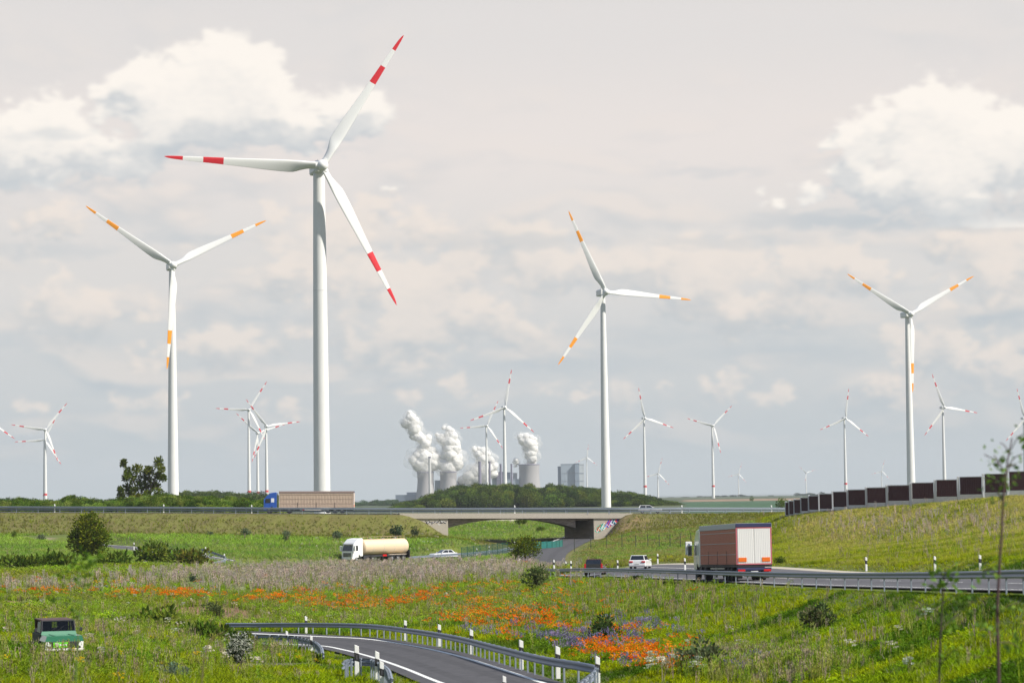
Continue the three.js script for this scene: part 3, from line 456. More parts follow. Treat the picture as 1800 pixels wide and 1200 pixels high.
// ---------------------------------------------------------------- green mesh fence and green see-through screen by the oncoming lanes
{
  const green = mat(.015, .09, .06, .6), pts = curve(survey([[811, 985, 402], [830, 982, 406], [860, 979, 412], [893, 975, 420]]), 2.4), O = pts[0], o = thing('mesh_fence', 'dark green wire mesh fence right of the silver car', 'fence', O);
  for (let i = 0; i < pts.length; i++) {
    const p = pts[i].clone().sub(O); part(o, 'post', box(.09, 2.3, .09, p.x, .95, p.z).translate(0, p.y, 0), green);
    if (i < pts.length - 1) { const q = pts[i + 1].clone().sub(O), g = []; for (let k = 0; k <= 8; k++) g.push(bar(p.clone().add(V(0, .1 + k * .24, 0)), q.clone().add(V(0, .1 + k * .24, 0)), .012, 4)); for (let k = 1; k < 22; k++) { const m = p.clone().lerp(q, k / 22); g.push(bar(m.clone().add(V(0, .1, 0)), m.clone().add(V(0, 2.02, 0)), .010, 4)); } part(o, 'mesh_panel', g, green); }
  }
  const sp = curve(survey([[937, 970, 424], [955, 968, 426], [972, 967.5, 429], [989, 965, 434]]), 2.0), S = sp[0], s = thing('screen_fence', 'teal translucent screen fence below the bridge, right of the round bush', 'fence', S), teal = new THREE.MeshPhysicalMaterial({ color: rgb(.03, .20, .19), roughness: .25, transmission: .3, thickness: 0 });
  for (let i = 0; i < sp.length; i++) { const p = sp[i].clone().sub(S); part(s, 'post', box(.10, 2.0, .10, p.x, p.y + .7, p.z), green); if (i < sp.length - 1) { const q = sp[i + 1].clone().sub(S), a = p.clone().lerp(q, .05), b = p.clone().lerp(q, .95); part(s, 'screen_panel', pane([a.x, a.y - .1, a.z], [b.x, b.y - .1, b.z], [b.x, b.y + 1.55, b.z], [a.x, a.y + 1.55, a.z], .03), teal); } }
  // game fence along the slope right of the bridge: timber posts and three wires
  const gp = curve(survey([[1010, 968, 405], [1060, 964, 402], [1110, 963, 398], [1160, 964, 392], [1215, 966, 384]]), 3.2), G = gp[0], gf = thing('wire_fence', 'thin dark wire fence on the slope behind the two cars', 'fence', G), wood = mat(.06, .07, .05, .9);
  gp.forEach(p => { p.y = ground(p.x, p.z); });
  for (let i = 0; i < gp.length; i++) { const p = gp[i].clone().sub(G); part(gf, 'post', cyl(.05, .06, 2.1, p.x, p.y + .9, p.z, 7), wood); }
  part(gf, 'wire', [.5, 1.1, 1.8].flatMap(h => gp.slice(1).map((p, i) => bar(gp[i].clone().sub(G).add(V(0, h, 0)), p.clone().sub(G).add(V(0, h, 0)), .012, 4))), wood);
}
// ---------------------------------------------------------------- wind turbines, 46 m blades, all turned into one wind
const ROTOR = 46;
function bladePiece(r0, r1, n, capTip = false) {                      // span along +y, leading edge towards +x, wind from +z
  const M = 18, chord = pchip([0, .025, .08, .2, .32, .5, .7, .86, .95, .985, 1], [1.9, 1.9, 2.0, 3.55, 3.25, 2.45, 1.75, 1.25, .85, .5, .12]), thick = pchip([0, .06, .2, .4, .7, 1], [1, .98, .42, .26, .19, .16]), twist = pchip([0, .15, .35, .7, 1], [16, 15, 8, 2.5, 0]), foil = r => smooth(.05, .2, r);
  const p = [], ix = [];
  for (let i = 0; i <= n; i++) {
    const r = lerp(r0, r1, i / n), c = chord(r), k = foil(r), t = thick(r), a = (twist(r) + 4) * Math.PI / 180, bend = .9 * r * r;
    for (let j = 0; j < M; j++) {
      const q = j / M * 2 * Math.PI, cx = Math.cos(q) * .5, cz = Math.sin(q) * .5, u = .5 - Math.cos(q) * .5;                              // circle, then aerofoil (0 = leading edge)
      const prof = 2.6 * (0.2969 * Math.sqrt(u) - .126 * u - .3516 * u * u + .2843 * u ** 3 - .1036 * u ** 4) * (Math.sin(q) > 0 ? 1.15 : .8), fx = .32 - u, fz = Math.sign(Math.sin(q)) * prof * t * 1.9;
      const x = lerp(cx, fx, k) * c, z = lerp(cz, fz * .5, k) * c, X = x * Math.cos(a) - z * Math.sin(a) * -1, Z = -x * Math.sin(a) * -1 + z * Math.cos(a);
      p.push(X, r * ROTOR, Z + bend);
    }
  }
  for (let i = 0; i < n; i++) for (let j = 0; j < M; j++) { const a = i * M + j, b = i * M + (j + 1) % M; ix.push(a, a + M, b + M, a, b + M, b); }
  if (capTip) { const c = p.length / 3; p.push(0, r1 * ROTOR + .1, .9); for (let j = 0; j < M; j++) ix.push(n * M + j, c, n * M + (j + 1) % M); }
  const g = new THREE.BufferGeometry(); g.setAttribute('position', new THREE.Float32BufferAttribute(p, 3)); g.setIndex(ix); g.computeVertexNormals(); return g;
}
{
  const white = mat(.78, .78, .765, .6), whiteTower = speckle(mat(.77, .77, .755, .8), 81, .07, 256, [2, 1]), red = mat(.64, .004, .016, .6), orange = mat(.90, .32, .002, .6), dark = mat(.10, .11, .13, .6), ring = mat(.62, .03, .03, .5);
  const parts = { root: merge([bladePiece(.02, .628, 26), bladePiece(.757, .885, 6)]), band: bladePiece(.628, .757, 6), tip: bladePiece(.885, 1, 8, true) };
  const rough = { root: merge([bladePiece(.02, .628, 10), bladePiece(.757, .885, 2)]), band: bladePiece(.628, .757, 2), tip: bladePiece(.885, 1, 3, true) };
  const hubG = merge([new THREE.SphereGeometry(1.75, 24, 16).scale(1, 1, 1.25), ...[0, 1, 2].map(k => cyl(1.02, 1.05, 1.6, 0, 1.3, 0, 20).rotateZ(k * 2 * Math.PI / 3))]);
  const nac = (() => { const s = new THREE.Shape([[-1.5, -1.6], [1.5, -1.6], [1.85, -1.1], [1.85, 1.25], [1.3, 1.85], [-1.3, 1.85], [-1.85, 1.25], [-1.85, -1.1]].map(p => new THREE.Vector2(...p))); return new THREE.ExtrudeGeometry(s, { depth: 8.2, bevelEnabled: true, bevelThickness: .5, bevelSize: .4, bevelOffset: -.4, bevelSegments: 3 }).translate(0, .1, -5.9); })();
  const YAW = 14 * Math.PI / 180;
  const turbine = (label, hub, tips, { color = red, size, group = 'distant white turbines with red blade bands', band = true, fine = false, slim = 0 } = {}) => {
    const look = Math.atan2(hub[0] - 900, F), psi = YAW + look * 1, c = Math.cos(psi);
    let len = 0, ph = [];
    for (const [x, y] of tips) { const dx = x - hub[0], dy = y - hub[1], u = (dx - ROLL * dy) / c, v = -dy - ROLL * dx; len += Math.hypot(u, v) / tips.length; ph.push(Math.atan2(v, u) - Math.PI / 2); }
    const s3 = ph.reduce((a, q) => [a[0] + Math.cos(3 * q), a[1] + Math.sin(3 * q)], [0, 0]), phase = Math.atan2(s3[1], s3[0]) / 3, full = F * ROTOR / (size || len), d = Math.min(full, 6200), K = d / full;   // the farthest ones are of a smaller make
    const H = at(hub[0], hub[1], d), axis = V(Math.sin(YAW), 0, Math.cos(YAW)), T = H.clone().addScaledVector(axis, -5.8 * K);
    const gy = ground(T.x, T.z) - .3, o = thing('wind_turbine', label, 'wind turbine', V(T.x, gy, T.z), 0, group), h = (H.y - gy) / K - 1.5; o.scale.setScalar(K);
    const tower = part(o, 'tower', new THREE.LatheGeometry([[2.45, 0], [2.4, h * .12], [lerp(2.05, 2.24, slim), h * .4], [lerp(1.62, 1.95, slim), h * .75], [lerp(1.24, 1.68, slim), h * .995], [lerp(1.24, 1.68, slim), h]].map(p => new THREE.Vector2(...p)), fine ? 48 : 20), whiteTower);
    if (band) part(tower, 'red_ring', cyl(2.44, 2.46, 3.0, 0, 20, 0, 20), ring);
    else { part(tower, 'flange_ring', [h * .32, h * .66].map(q => cyl(lerp(2.38, 2.38, slim) - q / h * lerp(1.0, .5, slim), lerp(2.40, 2.40, slim) - q / h * lerp(1.0, .5, slim), .22, 0, q, 0, 48)), mat(.62, .62, .62, .6)); }
    const na = new THREE.Group(); na.name = 'nacelle'; na.position.y = h + 1.5; na.rotation.y = YAW; o.add(na);
    part(na, 'housing', nac, white); if (fine) part(na, 'weather_mast', [bar(V(.5, 1.9, -4.8), V(.5, 3.3, -4.8), .06), box(.9, .3, 1.2, 0, 2.05, -5.0)], dark);
    const rot = part(o, 'rotor_hub', hubG, white); rot.position.copy(H.clone().sub(o.position).divideScalar(K)); rot.rotation.y = YAW; rot.rotation.order = 'YZX'; rot.rotation.z = phase;
    const P = fine ? parts : rough;
    for (let k = 0; k < 3; k++) { const b = part(o, 'blade', P.root, white); b.position.copy(rot.position); b.rotation.order = 'YZX'; b.rotation.y = YAW; b.rotation.z = phase + k * 2 * Math.PI / 3; part(b, 'painted_band', P.band, color); part(b, 'painted_tip', P.tip, color); }
    return o;
  };
  const big = 'large turbines with orange blade bands';
  turbine('giant white wind turbine with red blade bands, tallest in the picture, behind the blue lorry', [566, 291], [[692, 55], [298, 268], [706, 547]], { fine: true, band: false, size: 279, group: undefined, slim: 1 });
  turbine('white wind turbine with orange blade bands, leftmost of the large ones, beside the leaning tree', [304, 466], [[153, 371], [466, 391], [297, 650]], { color: orange, fine: true, band: false, size: 184, group: big });
  turbine('white wind turbine with orange blade bands rising behind the bridge', [1065, 513], [[997, 376], [1219, 528], [980, 641]], { color: orange, fine: true, band: false, size: 157, group: big });
  turbine('white wind turbine with orange blade bands standing behind the noise wall', [1602, 552], [[1487, 486], [1716, 490], [1606, 688]], { color: orange, fine: true, band: false, size: 138, group: big });
  turbine('distant red-banded turbine at far left, taller of two in one line', [79, 755], [[24, 745], [117, 712], [108, 812]], { size: 60 });
  turbine('distant red-banded turbine at far left, hidden behind the taller one in one line', [77.5, 773], [[27, 777], [98, 725], [100, 811]], { size: 52 });
  turbine('distant turbine of which only one red-tipped blade shows at the left edge', [-25, 737], [[27, 771], [-22, 680], [-80, 760]], { size: 60 });
  turbine('distant red-banded turbine left of the giant one, tallest of a tight trio', [437.5, 720], [[380, 717], [472, 664], [465, 770]], { size: 59 });
  turbine('distant red-banded turbine in the trio, its right blade nearly level', [468.5, 749], [[529, 741], [433, 701], [450, 801]], { size: 60 });
  turbine('distant red-banded turbine standing between the other two of the trio', [453, 761], [[412, 725], [499, 746], [442, 812]], { size: 52 });
  turbine('distant red-banded turbine before the power station, the lower left one of two', [856, 748], [[808, 751], [876, 700], [882, 785]], { size: 49 });
  turbine('distant red-banded turbine before the power station, the taller right one of two', [888, 716], [[899, 647], [829, 735], [940, 757]], { size: 68 });
  turbine('tiny turbine beside the boxy grey power station block', [1032, 804], [[1033, 781], [1015, 811], [1046, 816]], { size: 23 });
  turbine('distant red-banded turbine just right of the bridge turbine', [1134, 735], [[1124, 680], [1185, 754], [1100, 772]], { size: 55 });
  turbine('small turbine low behind the one right of the bridge turbine', [1157.5, 832], [[1164, 803], [1140, 836], [1177, 852]], { size: 28, band: false });
  turbine('distant red-banded turbine over the green field, blades up right, left and down', [1254, 748], [[1211, 735], [1288, 714], [1270, 797]], { size: 50 });
  turbine('tiny turbine over the green field, nearest the right end of the wood', [1299, 833], [[1304, 818], [1283, 838], [1312, 848]], { size: 20, band: false });
  turbine('tiny turbine with a blade hanging straight down, left of the noise wall', [1418, 831], [[1409, 820], [1434, 825], [1417, 848]], { size: 18, band: false });
  turbine('distant red-banded turbine above the lower end of the noise wall', [1487, 735], [[1492, 682], [1453, 754], [1524, 772]], { size: 53 });
  turbine('tiny turbine just above the noise wall, left of the orange-banded one', [1551, 828], [[1556, 807], [1537, 831], [1566, 842]], { size: 20, band: false });
  turbine('distant red-banded turbine right of the orange-banded one behind the noise wall', [1661, 716], [[1640, 656], [1722, 728], [1627, 767]], { size: 63 });
  turbine('distant red-banded turbine cut off by the right edge', [1803, 735], [[1787, 685], [1763, 777]], { size: 55 });
}
// ---------------------------------------------------------------- power station on the horizon
{
  const D = 5000, P = (px, py) => at(px, py, D), m = px => px * D / F;
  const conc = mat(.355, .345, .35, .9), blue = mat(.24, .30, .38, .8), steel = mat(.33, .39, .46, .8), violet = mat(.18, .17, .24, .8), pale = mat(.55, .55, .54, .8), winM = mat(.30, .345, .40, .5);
  const foot = px => { const p = P(px, 880), y = ground(p.x, p.z); return V(p.x, y - 1, p.z); };
  const tower = (label, x0, x1, top) => {
    const b = foot((x0 + x1) / 2), h = P((x0 + x1) / 2, top).y - b.y, r = m(x1 - x0) / 2, o = thing('cooling_tower', label, 'cooling tower', b, 0, 'concrete cooling towers of the power station');
    const pr = []; for (let i = 0; i <= 22; i++) { const t = i / 22; pr.push(new THREE.Vector2(r * (.955 + .30 * Math.pow(Math.max(0, .74 - t) / .74, 1.8) + .045 * Math.pow(Math.max(0, t - .74) / .26, 1.5)), 4 + (h - 4) * t)); }
    const outer = pr.map(p => p.clone()), inner = pr.slice().reverse().map(p => new THREE.Vector2(p.x - .9, p.y)); part(o, 'shell', new THREE.LatheGeometry([...outer, ...inner], 48), conc);
    part(o, 'rim', new THREE.LatheGeometry([[r * 1.0, h - 1.4], [r * 1.012, h - 1.4], [r * 1.012, h + .3], [r * .96, h + .3]].map(p => new THREE.Vector2(...p)), 48), violet);
    const legs = []; for (let k = 0; k < 28; k++) { const a = k / 28 * 2 * Math.PI, R = r * 1.255; legs.push(bar(V(R * Math.cos(a), 0, R * Math.sin(a)), V(R * Math.cos(a + .11), 4.2, R * Math.sin(a + .11)), .45, 5)); } part(o, 'support_legs', legs, conc);
  };
  tower('leftmost cooling tower of the power station, behind the tall thin chimney', 733.5, 763, 829.5);
  tower('second cooling tower from the left, right beside the first one', 773.5, 803.5, 829);
  tower('broad cooling tower of the power station right of the chimneys', 912.5, 949.5, 816);
  const chimney = (label, x, w, top, mt) => { const h0 = at(x, top, D - 90), b = V(h0.x, foot(x).y, h0.z), h = h0.y - b.y, o = thing('chimney', label, 'chimney', b, 0, 'chimneys of the power station'); part(o, 'stack', cyl(m(w) * .46, m(w) * .54, h, 0, h / 2, 0, 24), mt); part(o, 'stack_crown', cyl(m(w) * .52, m(w) * .5, 3, 0, h + .5, 0, 24), violet); };
  chimney('tall pale chimney in front of the leftmost cooling tower', 755, 4.6, 804, pale);
  chimney('thick dark chimney left of the two nearer turbines, left of a pair', 843, 5.4, 812.5, violet);
  chimney('dark chimney between the two turbine towers, right of a pair', 860.5, 3.6, 812.5, violet);
  chimney('short dark chimney on the boiler house, left of the taller turbine tower', 880, 4, 817, violet);
  chimney('short dark chimney on the boiler house, right of the taller turbine tower', 899, 3.4, 817, violet);
  const block = (label, parts) => {
    const x = parts[0][0], b = foot(x), o = thing('power_station_building', label, 'industrial building', b, 0, 'buildings of the power station');
    for (const [x0, x1, top, z, mt, name] of parts) {
      const p = P((x0 + x1) / 2, top), w = m(x1 - x0), h = p.y - b.y, dep = Math.max(20, w * .8), q = part(o, name || 'wall', box(w, h, dep, p.x - b.x, h / 2, z - dep / 2), mt);
      const bands = []; for (let k = 1; k < 4; k++) bands.push(box(w * .86, h * .018, .6, p.x - b.x, h * (.22 * k + .1), z + .2)); part(q, 'window_strip', bands, winM);
      part(q, 'roof_edge', box(w + .8, 1.2, dep + .8, p.x - b.x, h + .62, z - dep / 2), mt);
    }
  };
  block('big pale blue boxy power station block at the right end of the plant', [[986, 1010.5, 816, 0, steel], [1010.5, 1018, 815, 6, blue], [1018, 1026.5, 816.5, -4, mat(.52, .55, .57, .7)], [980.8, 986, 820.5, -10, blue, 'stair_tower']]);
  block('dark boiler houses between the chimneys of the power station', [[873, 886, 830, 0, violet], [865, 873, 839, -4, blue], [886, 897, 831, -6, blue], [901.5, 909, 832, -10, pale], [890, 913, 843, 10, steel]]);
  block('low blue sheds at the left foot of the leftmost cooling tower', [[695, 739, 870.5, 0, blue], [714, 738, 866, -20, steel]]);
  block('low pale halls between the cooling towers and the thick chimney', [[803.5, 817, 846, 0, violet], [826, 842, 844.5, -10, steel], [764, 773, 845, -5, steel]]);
  // steam
  const steam = new THREE.MeshPhysicalMaterial({ color: rgb(.98, .97, .95), roughness: 1, transmission: .36, thickness: 0, specularIntensity: 0, transparent: true, opacity: .84 }), thin = steam.clone(); thin.opacity = .12;
  const plume = (label, puffs, seed) => {
    const o = foot(puffs[0][0]); o.y = P(puffs[0][0], puffs[0][1]).y; const g = [], g2 = [];
    puffs = puffs.flatMap(([x, y, r], k) => [[x, y, r * 1.05], [x + r * .5 * noise2(k * 1.9, seed), y + r * .5 * noise2(seed, k * 2.3), r * .95], [x + r * .9 * noise2(k * 2.9, seed + 9), y + r * .8 * noise2(seed + 4, k * 1.3), r * .72], [x + r * 1.0 * noise2(k * 2.2, seed + 19), y + r * .9 * noise2(seed + 14, k * 1.7), r * 1.45, 1], [x + r * 1.5 * noise2(k * 1.2, seed + 29), y + r * 1.1 * noise2(seed + 24, k * 1.1), r * 1.1, 1]]);
    puffs.forEach(([x, y, r, soft], k) => {
      const R = m(r), s = new THREE.IcosahedronGeometry(1, 9), a = s.attributes.position, c = P(x, y), zz = (noise2(k * 3.7, seed) * .5) * R, v = V();
      for (let i = 0; i < a.count; i++) { v.fromBufferAttribute(a, i); const wx = v.x * R + c.x, wy = v.y * R + c.y, wz = v.z * R + zz, n = 1 + .20 * fbm3(wx / 20 + seed, wy / 20, wz / 20, 3) + .03 * noise3(wx / 6, wy / 6, wz / 6 + seed); v.multiplyScalar(R * n); a.setXYZ(i, v.x + c.x - o.x, v.y * .94 + c.y - o.y, v.z + zz); }
      const q = mergeVertices((() => { s.deleteAttribute('normal'); s.deleteAttribute('uv'); return s; })(), 1e-3); q.computeVertexNormals(); (soft ? g2 : g).push(q);
    });
    const q = part(scene, 'steam_plume', g, steam); q.position.copy(o); part(q, 'thin_steam', g2, thin); tag(q, label, 'steam', 'steam plumes over the power station');
  };
  plume('tall leaning plume of white steam over the leftmost cooling tower', [[748, 823, 13], [738, 815, 14], [729, 809, 10], [758, 814, 13], [748, 803, 13], [762, 804, 9], [735, 800, 10], [744, 792, 9], [757, 793, 9], [748, 780, 9], [741, 772, 8], [752, 771, 7], [734, 765, 9], [729, 755, 10], [724, 745, 10], [717, 742, 9], [722, 734, 9], [730, 739, 7], [711, 746, 6], [720, 727, 5], [725, 768, 5], [768, 812, 6]], 3);
  plume('thick plume of white steam over the second cooling tower', [[789, 823, 13], [800, 815, 12], [779, 815, 11], [804, 805, 9], [792, 804, 13], [782, 801, 9], [798, 792, 10], [789, 789, 10], [800, 779, 9], [790, 777, 11], [781, 774, 8], [773, 770, 7], [796, 768, 8], [786, 764, 7], [769, 765, 4], [788, 755, 6], [780, 751, 4], [794, 757, 4]], 8);
  plume('low sloping bank of steam in front of the thick chimney', [[812, 843, 7], [820, 838, 8], [829, 834, 10], [838, 828, 11], [845, 820, 11], [848, 808, 10], [841, 798, 8], [834, 790, 5], [848, 793, 7], [856, 798, 6], [861, 809, 8], [866, 821, 8], [868, 833, 7], [856, 824, 11], [850, 836, 11], [836, 842, 9], [841, 788, 4], [824, 846, 8]], 15);
  plume('narrow plume of steam over the broad cooling tower', [[935, 815, 8], [935, 806, 8.5], [934, 797, 9], [937, 789, 8.5], [929, 788, 8], [936, 780, 8], [929, 778, 9], [921, 774, 8], [915, 768, 6], [924, 767, 7], [933, 771, 7], [940, 786, 5], [927, 797, 5]], 21);
  plume('wisp of steam left of the broad cooling tower', [[907, 809, 4], [909, 813, 3.2], [904, 813, 2.6], [907, 818, 2.4]], 29);
}
// ---------------------------------------------------------------- vehicles (built facing +x, wheels on y = 0)
const GLASS = new THREE.MeshPhysicalMaterial({ color: rgb(.012, .016, .022), roughness: .06, clearcoat: 1, clearcoatRoughness: .03 }), RUBBER = mat(.018, .018, .019, .85), RIM = mat(.42, .43, .45, .35, .6), BLACK = mat(.02, .02, .022, .6), LAMP_RED = mat(.55, .012, .012, .25), LAMP_CLEAR = mat(.80, .82, .84, .12), PLATE = mat(.78, .78, .74, .5), CHASSIS = mat(.03, .03, .035, .7), AMBER = mat(.80, .16, .01, .45);
const paint = (r, g, b) => new THREE.MeshPhysicalMaterial({ color: rgb(r, g, b), roughness: .38, clearcoat: .8, clearcoatRoughness: .08 });
function wheel(o, x, z, r = .5, w = .3) {
  const p = [[r * .55, -w / 2], [r * .92, -w / 2], [r, -w * .36], [r, w * .36], [r * .92, w / 2], [r * .55, w / 2]].map(q => new THREE.Vector2(...q));
  const t = part(o, 'wheel', new THREE.LatheGeometry(p, 24).rotateX(Math.PI / 2), RUBBER); t.position.set(x, r, z);
  const s = Math.sign(z); part(t, 'rim', [cyl(r * .56, r * .56, w * .7, 0, 0, 0, 20).rotateX(Math.PI / 2), cyl(r * .18, r * .22, w * .5, 0, 0, 0, 12).rotateX(Math.PI / 2).translate(0, 0, s * w * .3)], RIM);
}
function cab(o, x0, body, { high = true } = {}) {
  const P = high ? [[0, .95], [.6, .95], [.75, 1.15], [1.5, 1.15], [1.75, .55], [2.28, .45], [2.34, .9], [2.33, 1.75], [2.08, 2.78], [1.82, 3.12], [1.1, 3.68], [.1, 3.82], [0, 3.7]] : [[0, .95], [.6, .95], [.75, 1.15], [1.5, 1.15], [1.75, .55], [2.28, .45], [2.34, .9], [2.33, 1.75], [2.08, 2.78], [1.85, 3.0], [1.3, 3.16], [.1, 3.2], [0, 3.1]];
  part(o, 'cab', extrude(P.map(([x, y]) => [x + x0, y]), 2.46, .07, 3), body);
  part(o, 'windscreen', pane([x0 + 2.335, 1.82, 1.08], [x0 + 2.335, 1.82, -1.08], [x0 + 2.105, 2.70, -1.0], [x0 + 2.105, 2.70, 1.0], .02), GLASS);
  part(o, 'sun_visor', rbox(.30, .10, 2.2, x0 + 2.2, 2.86, 0, .04), BLACK);
  const gr = part(o, 'grille', rbox(.05, .62, 1.7, x0 + 2.35, 1.22, 0, .02), BLACK); part(gr, 'grille_bar', [0, 1, 2].map(k => box(.02, .05, 1.6, x0 + 2.385, 1.05 + k * .17, 0)), RIM);
  part(o, 'bumper', rbox(.22, .42, 2.44, x0 + 2.28, .62, 0, .08), body);
  for (const s of [-1, 1]) {
    part(o, 'headlight', rbox(.10, .22, .42, x0 + 2.365, .74, s * .92, .04), LAMP_CLEAR);
    part(o, 'side_window', pane(...(s > 0 ? [[x0 + 1.12, 1.85, 1.232], [x0 + 2.10, 1.85, 1.232], [x0 + 1.96, 2.66, 1.232], [x0 + 1.12, 2.66, 1.232]] : [[x0 + 2.10, 1.85, -1.232], [x0 + 1.12, 1.85, -1.232], [x0 + 1.12, 2.66, -1.232], [x0 + 1.96, 2.66, -1.232]]), .012), GLASS);
    const d = part(o, 'door', rbox(1.18, 1.0, .02, x0 + 1.6, 1.30, s * 1.236, .008), body); part(d, 'door_handle', rbox(.16, .04, .03, x0 + 1.2, 1.6, s * 1.25, .01), BLACK);
    const mh = part(o, 'mirror', [rbox(.24, .82, .34, x0 + 2.16, 2.22, s * 1.56, .06), bar(V(x0 + 2.1, 2.6, s * 1.2), V(x0 + 2.15, 2.6, s * 1.5), .025)], body); part(mh, 'mirror_glass', rbox(.02, .70, .27, x0 + 2.03, 2.22, s * 1.56, .008), GLASS);
    wheel(o, x0 + 1.35, s * 1.04, .5, .32); wheel(o, x0 - 2.3, s * .98, .5, .52);
  }
  part(o, 'tractor_chassis', [box(4.6, .24, .8, x0 - .9, .82, 0), box(.9, .55, .5, x0 - .6, .75, -1.0), box(.9, .55, .5, x0 - .6, .75, 1.0)], CHASSIS);
}
function curtainTrailer(o, { curtain, rail, doors, edge, header, y0 = 1.12, y1 = 4.02 }) {
  const L = 13.6, W = 2.55;
  part(o, 'chassis_beam', [box(L - .2, .30, .9, L / 2, y0 - .30, 0), box(L, .16, W - .06, L / 2, y0 - .08, 0)], CHASSIS);
  part(o, 'roof', rbox(L, .07, W, L / 2, y1 - .035, 0, .02), rail);
  for (const s of [-1, 1]) {
    const c = part(o, 'side_curtain', (() => { const n = 120, p = [], ix = []; for (let i = 0; i <= n; i++) for (let j = 0; j <= 8; j++) { const x = .10 + (L - .2) * i / n, y = y0 + .03 + (y1 - y0 - .42) * j / 8; p.push(x, y, s * (W / 2 - .02 + .012 * Math.sin(i * 1.3) * Math.sin(j / 8 * Math.PI) + .01 * noise2(i * .2, j * .5 + s))); if (i && j) { const a = (i - 1) * 9 + j - 1, b = i * 9 + j - 1; ix.push(...(s > 0 ? [a, b, b + 1, a, b + 1, a + 1] : [a, b + 1, b, a, a + 1, b + 1])); } } const g = new THREE.BufferGeometry(); g.setAttribute('position', new THREE.Float32BufferAttribute(p, 3)); g.setIndex(ix); g.computeVertexNormals(); const uv = []; for (let i = 0; i < p.length; i += 3) uv.push(p[i] / 3, p[i + 1] / 3); g.setAttribute('uv', new THREE.Float32BufferAttribute(uv, 2)); return g; })(), curtain);
    part(c, 'curtain_strap', [.30, .62, .93].map(t => box(L - .3, .035, .012, L / 2, lerp(y0, y1, t * .84), s * (W / 2 + .004))), rail);
    part(c, 'pillar_seam', [3.4, 6.8, 10.2].map(x => box(.06, .95, .012, x, y0 + .5, s * (W / 2 + .006))), CHASSIS);
    part(o, 'top_rail', rbox(L, .36, .05, L / 2, y1 - .20, s * (W / 2 - .005), .015), rail);
    part(o, 'side_guard', [box(5.2, .10, .04, 7.2, .62, s * 1.2), box(5.2, .10, .04, 7.2, .86, s * 1.2)], RIM);
    part(o, 'rear_door', (() => { const g = [rbox(.05, y1 - y0 - .42, W / 2 - .12, -.01, (y0 + y1) / 2 - .12, s * (W / 4 - .05), .012)]; for (let k = 0; k < 9; k++) g.push(box(.02, y1 - y0 - .5, .035, -.04, (y0 + y1) / 2 - .12, s * (.10 + k * .125))); return g; })(), doors);
    part(o, 'corner_post', rbox(.10, y1 - y0 - .02, .10, .02, (y0 + y1) / 2, s * (W / 2 - .05), .02), edge);
    part(o, 'tail_light', rbox(.06, .16, .52, -.02, .72, s * .92, .02), LAMP_RED); part(o, 'orange_marker', rbox(.03, .30, .58, -.06, y0 + .36, s * .84, .01), AMBER);
    part(o, 'mud_flap', box(.02, .5, .44, .62, .42, s * .95), BLACK); part(o, 'landing_leg', box(.14, .85, .14, 10.9, .62, s * .55), RIM);
    for (const x of [2.1, 3.4, 4.7]) wheel(o, x, s * 1.02, .48, .38);
  }
  part(o, 'rear_header', rbox(.10, .26, W, -.01, y1 - .14, 0, .02), header);
  part(o, 'door_surround', [box(.04, .07, W - .24, -.03, y1 - .33, 0), box(.04, .08, W - .24, -.03, y0 + .05, 0)], edge);
  part(o, 'underrun_bumper', rbox(.14, .20, 2.45, .05, .82, 0, .03), header); part(o, 'number_plate', rbox(.02, .12, .52, -.04, .62, 0, .005), PLATE);
  part(o, 'front_wall', rbox(.08, y1 - y0, W, L - .02, (y0 + y1) / 2, 0, .02), doors);
}
const roadY = (x, z) => ground(x, z) + .10;
function place(o, px, py, d, hx, hz, tilt = 0, y) { const p = at(px, py, d); o.position.set(p.x, y ?? roadY(p.x, p.z), p.z); o.rotation.set(0, heading(hx, hz), 0); o.rotation.order = 'YXZ'; o.rotation.z = tilt; }
const cloth = (r, g, b, seed) => speckle(mat(r, g, b, .62), seed, .25, 256);
{
  const o = thing('semi_truck', 'brown curtain-sided semi trailer with cream rear doors driving away on the motorway', 'lorry');
  curtainTrailer(o, { curtain: cloth(.44, .14, .10, 41), rail: mat(.36, .40, .46, .5), doors: mat(.82, .81, .78, .55), edge: mat(.52, .14, .17, .5), header: mat(.03, .035, .10, .5) });
  cab(o, 14.1, paint(.62, .68, .62)); const big = part(o, 'wide_mirror', [rbox(.12, 1.0, .50, 16.3, 2.4, -1.62, .05)], mat(.75, .76, .78, .5)); part(big, 'mirror_glass', new THREE.SphereGeometry(.2, 16, 12).scale(.15, 1.7, .8).translate(16.235, 2.4, -1.60), mat(.03, .05, .12, .2));
  place(o, 1327, 1018, 179.5, -.115, -.9934, -.024);
}
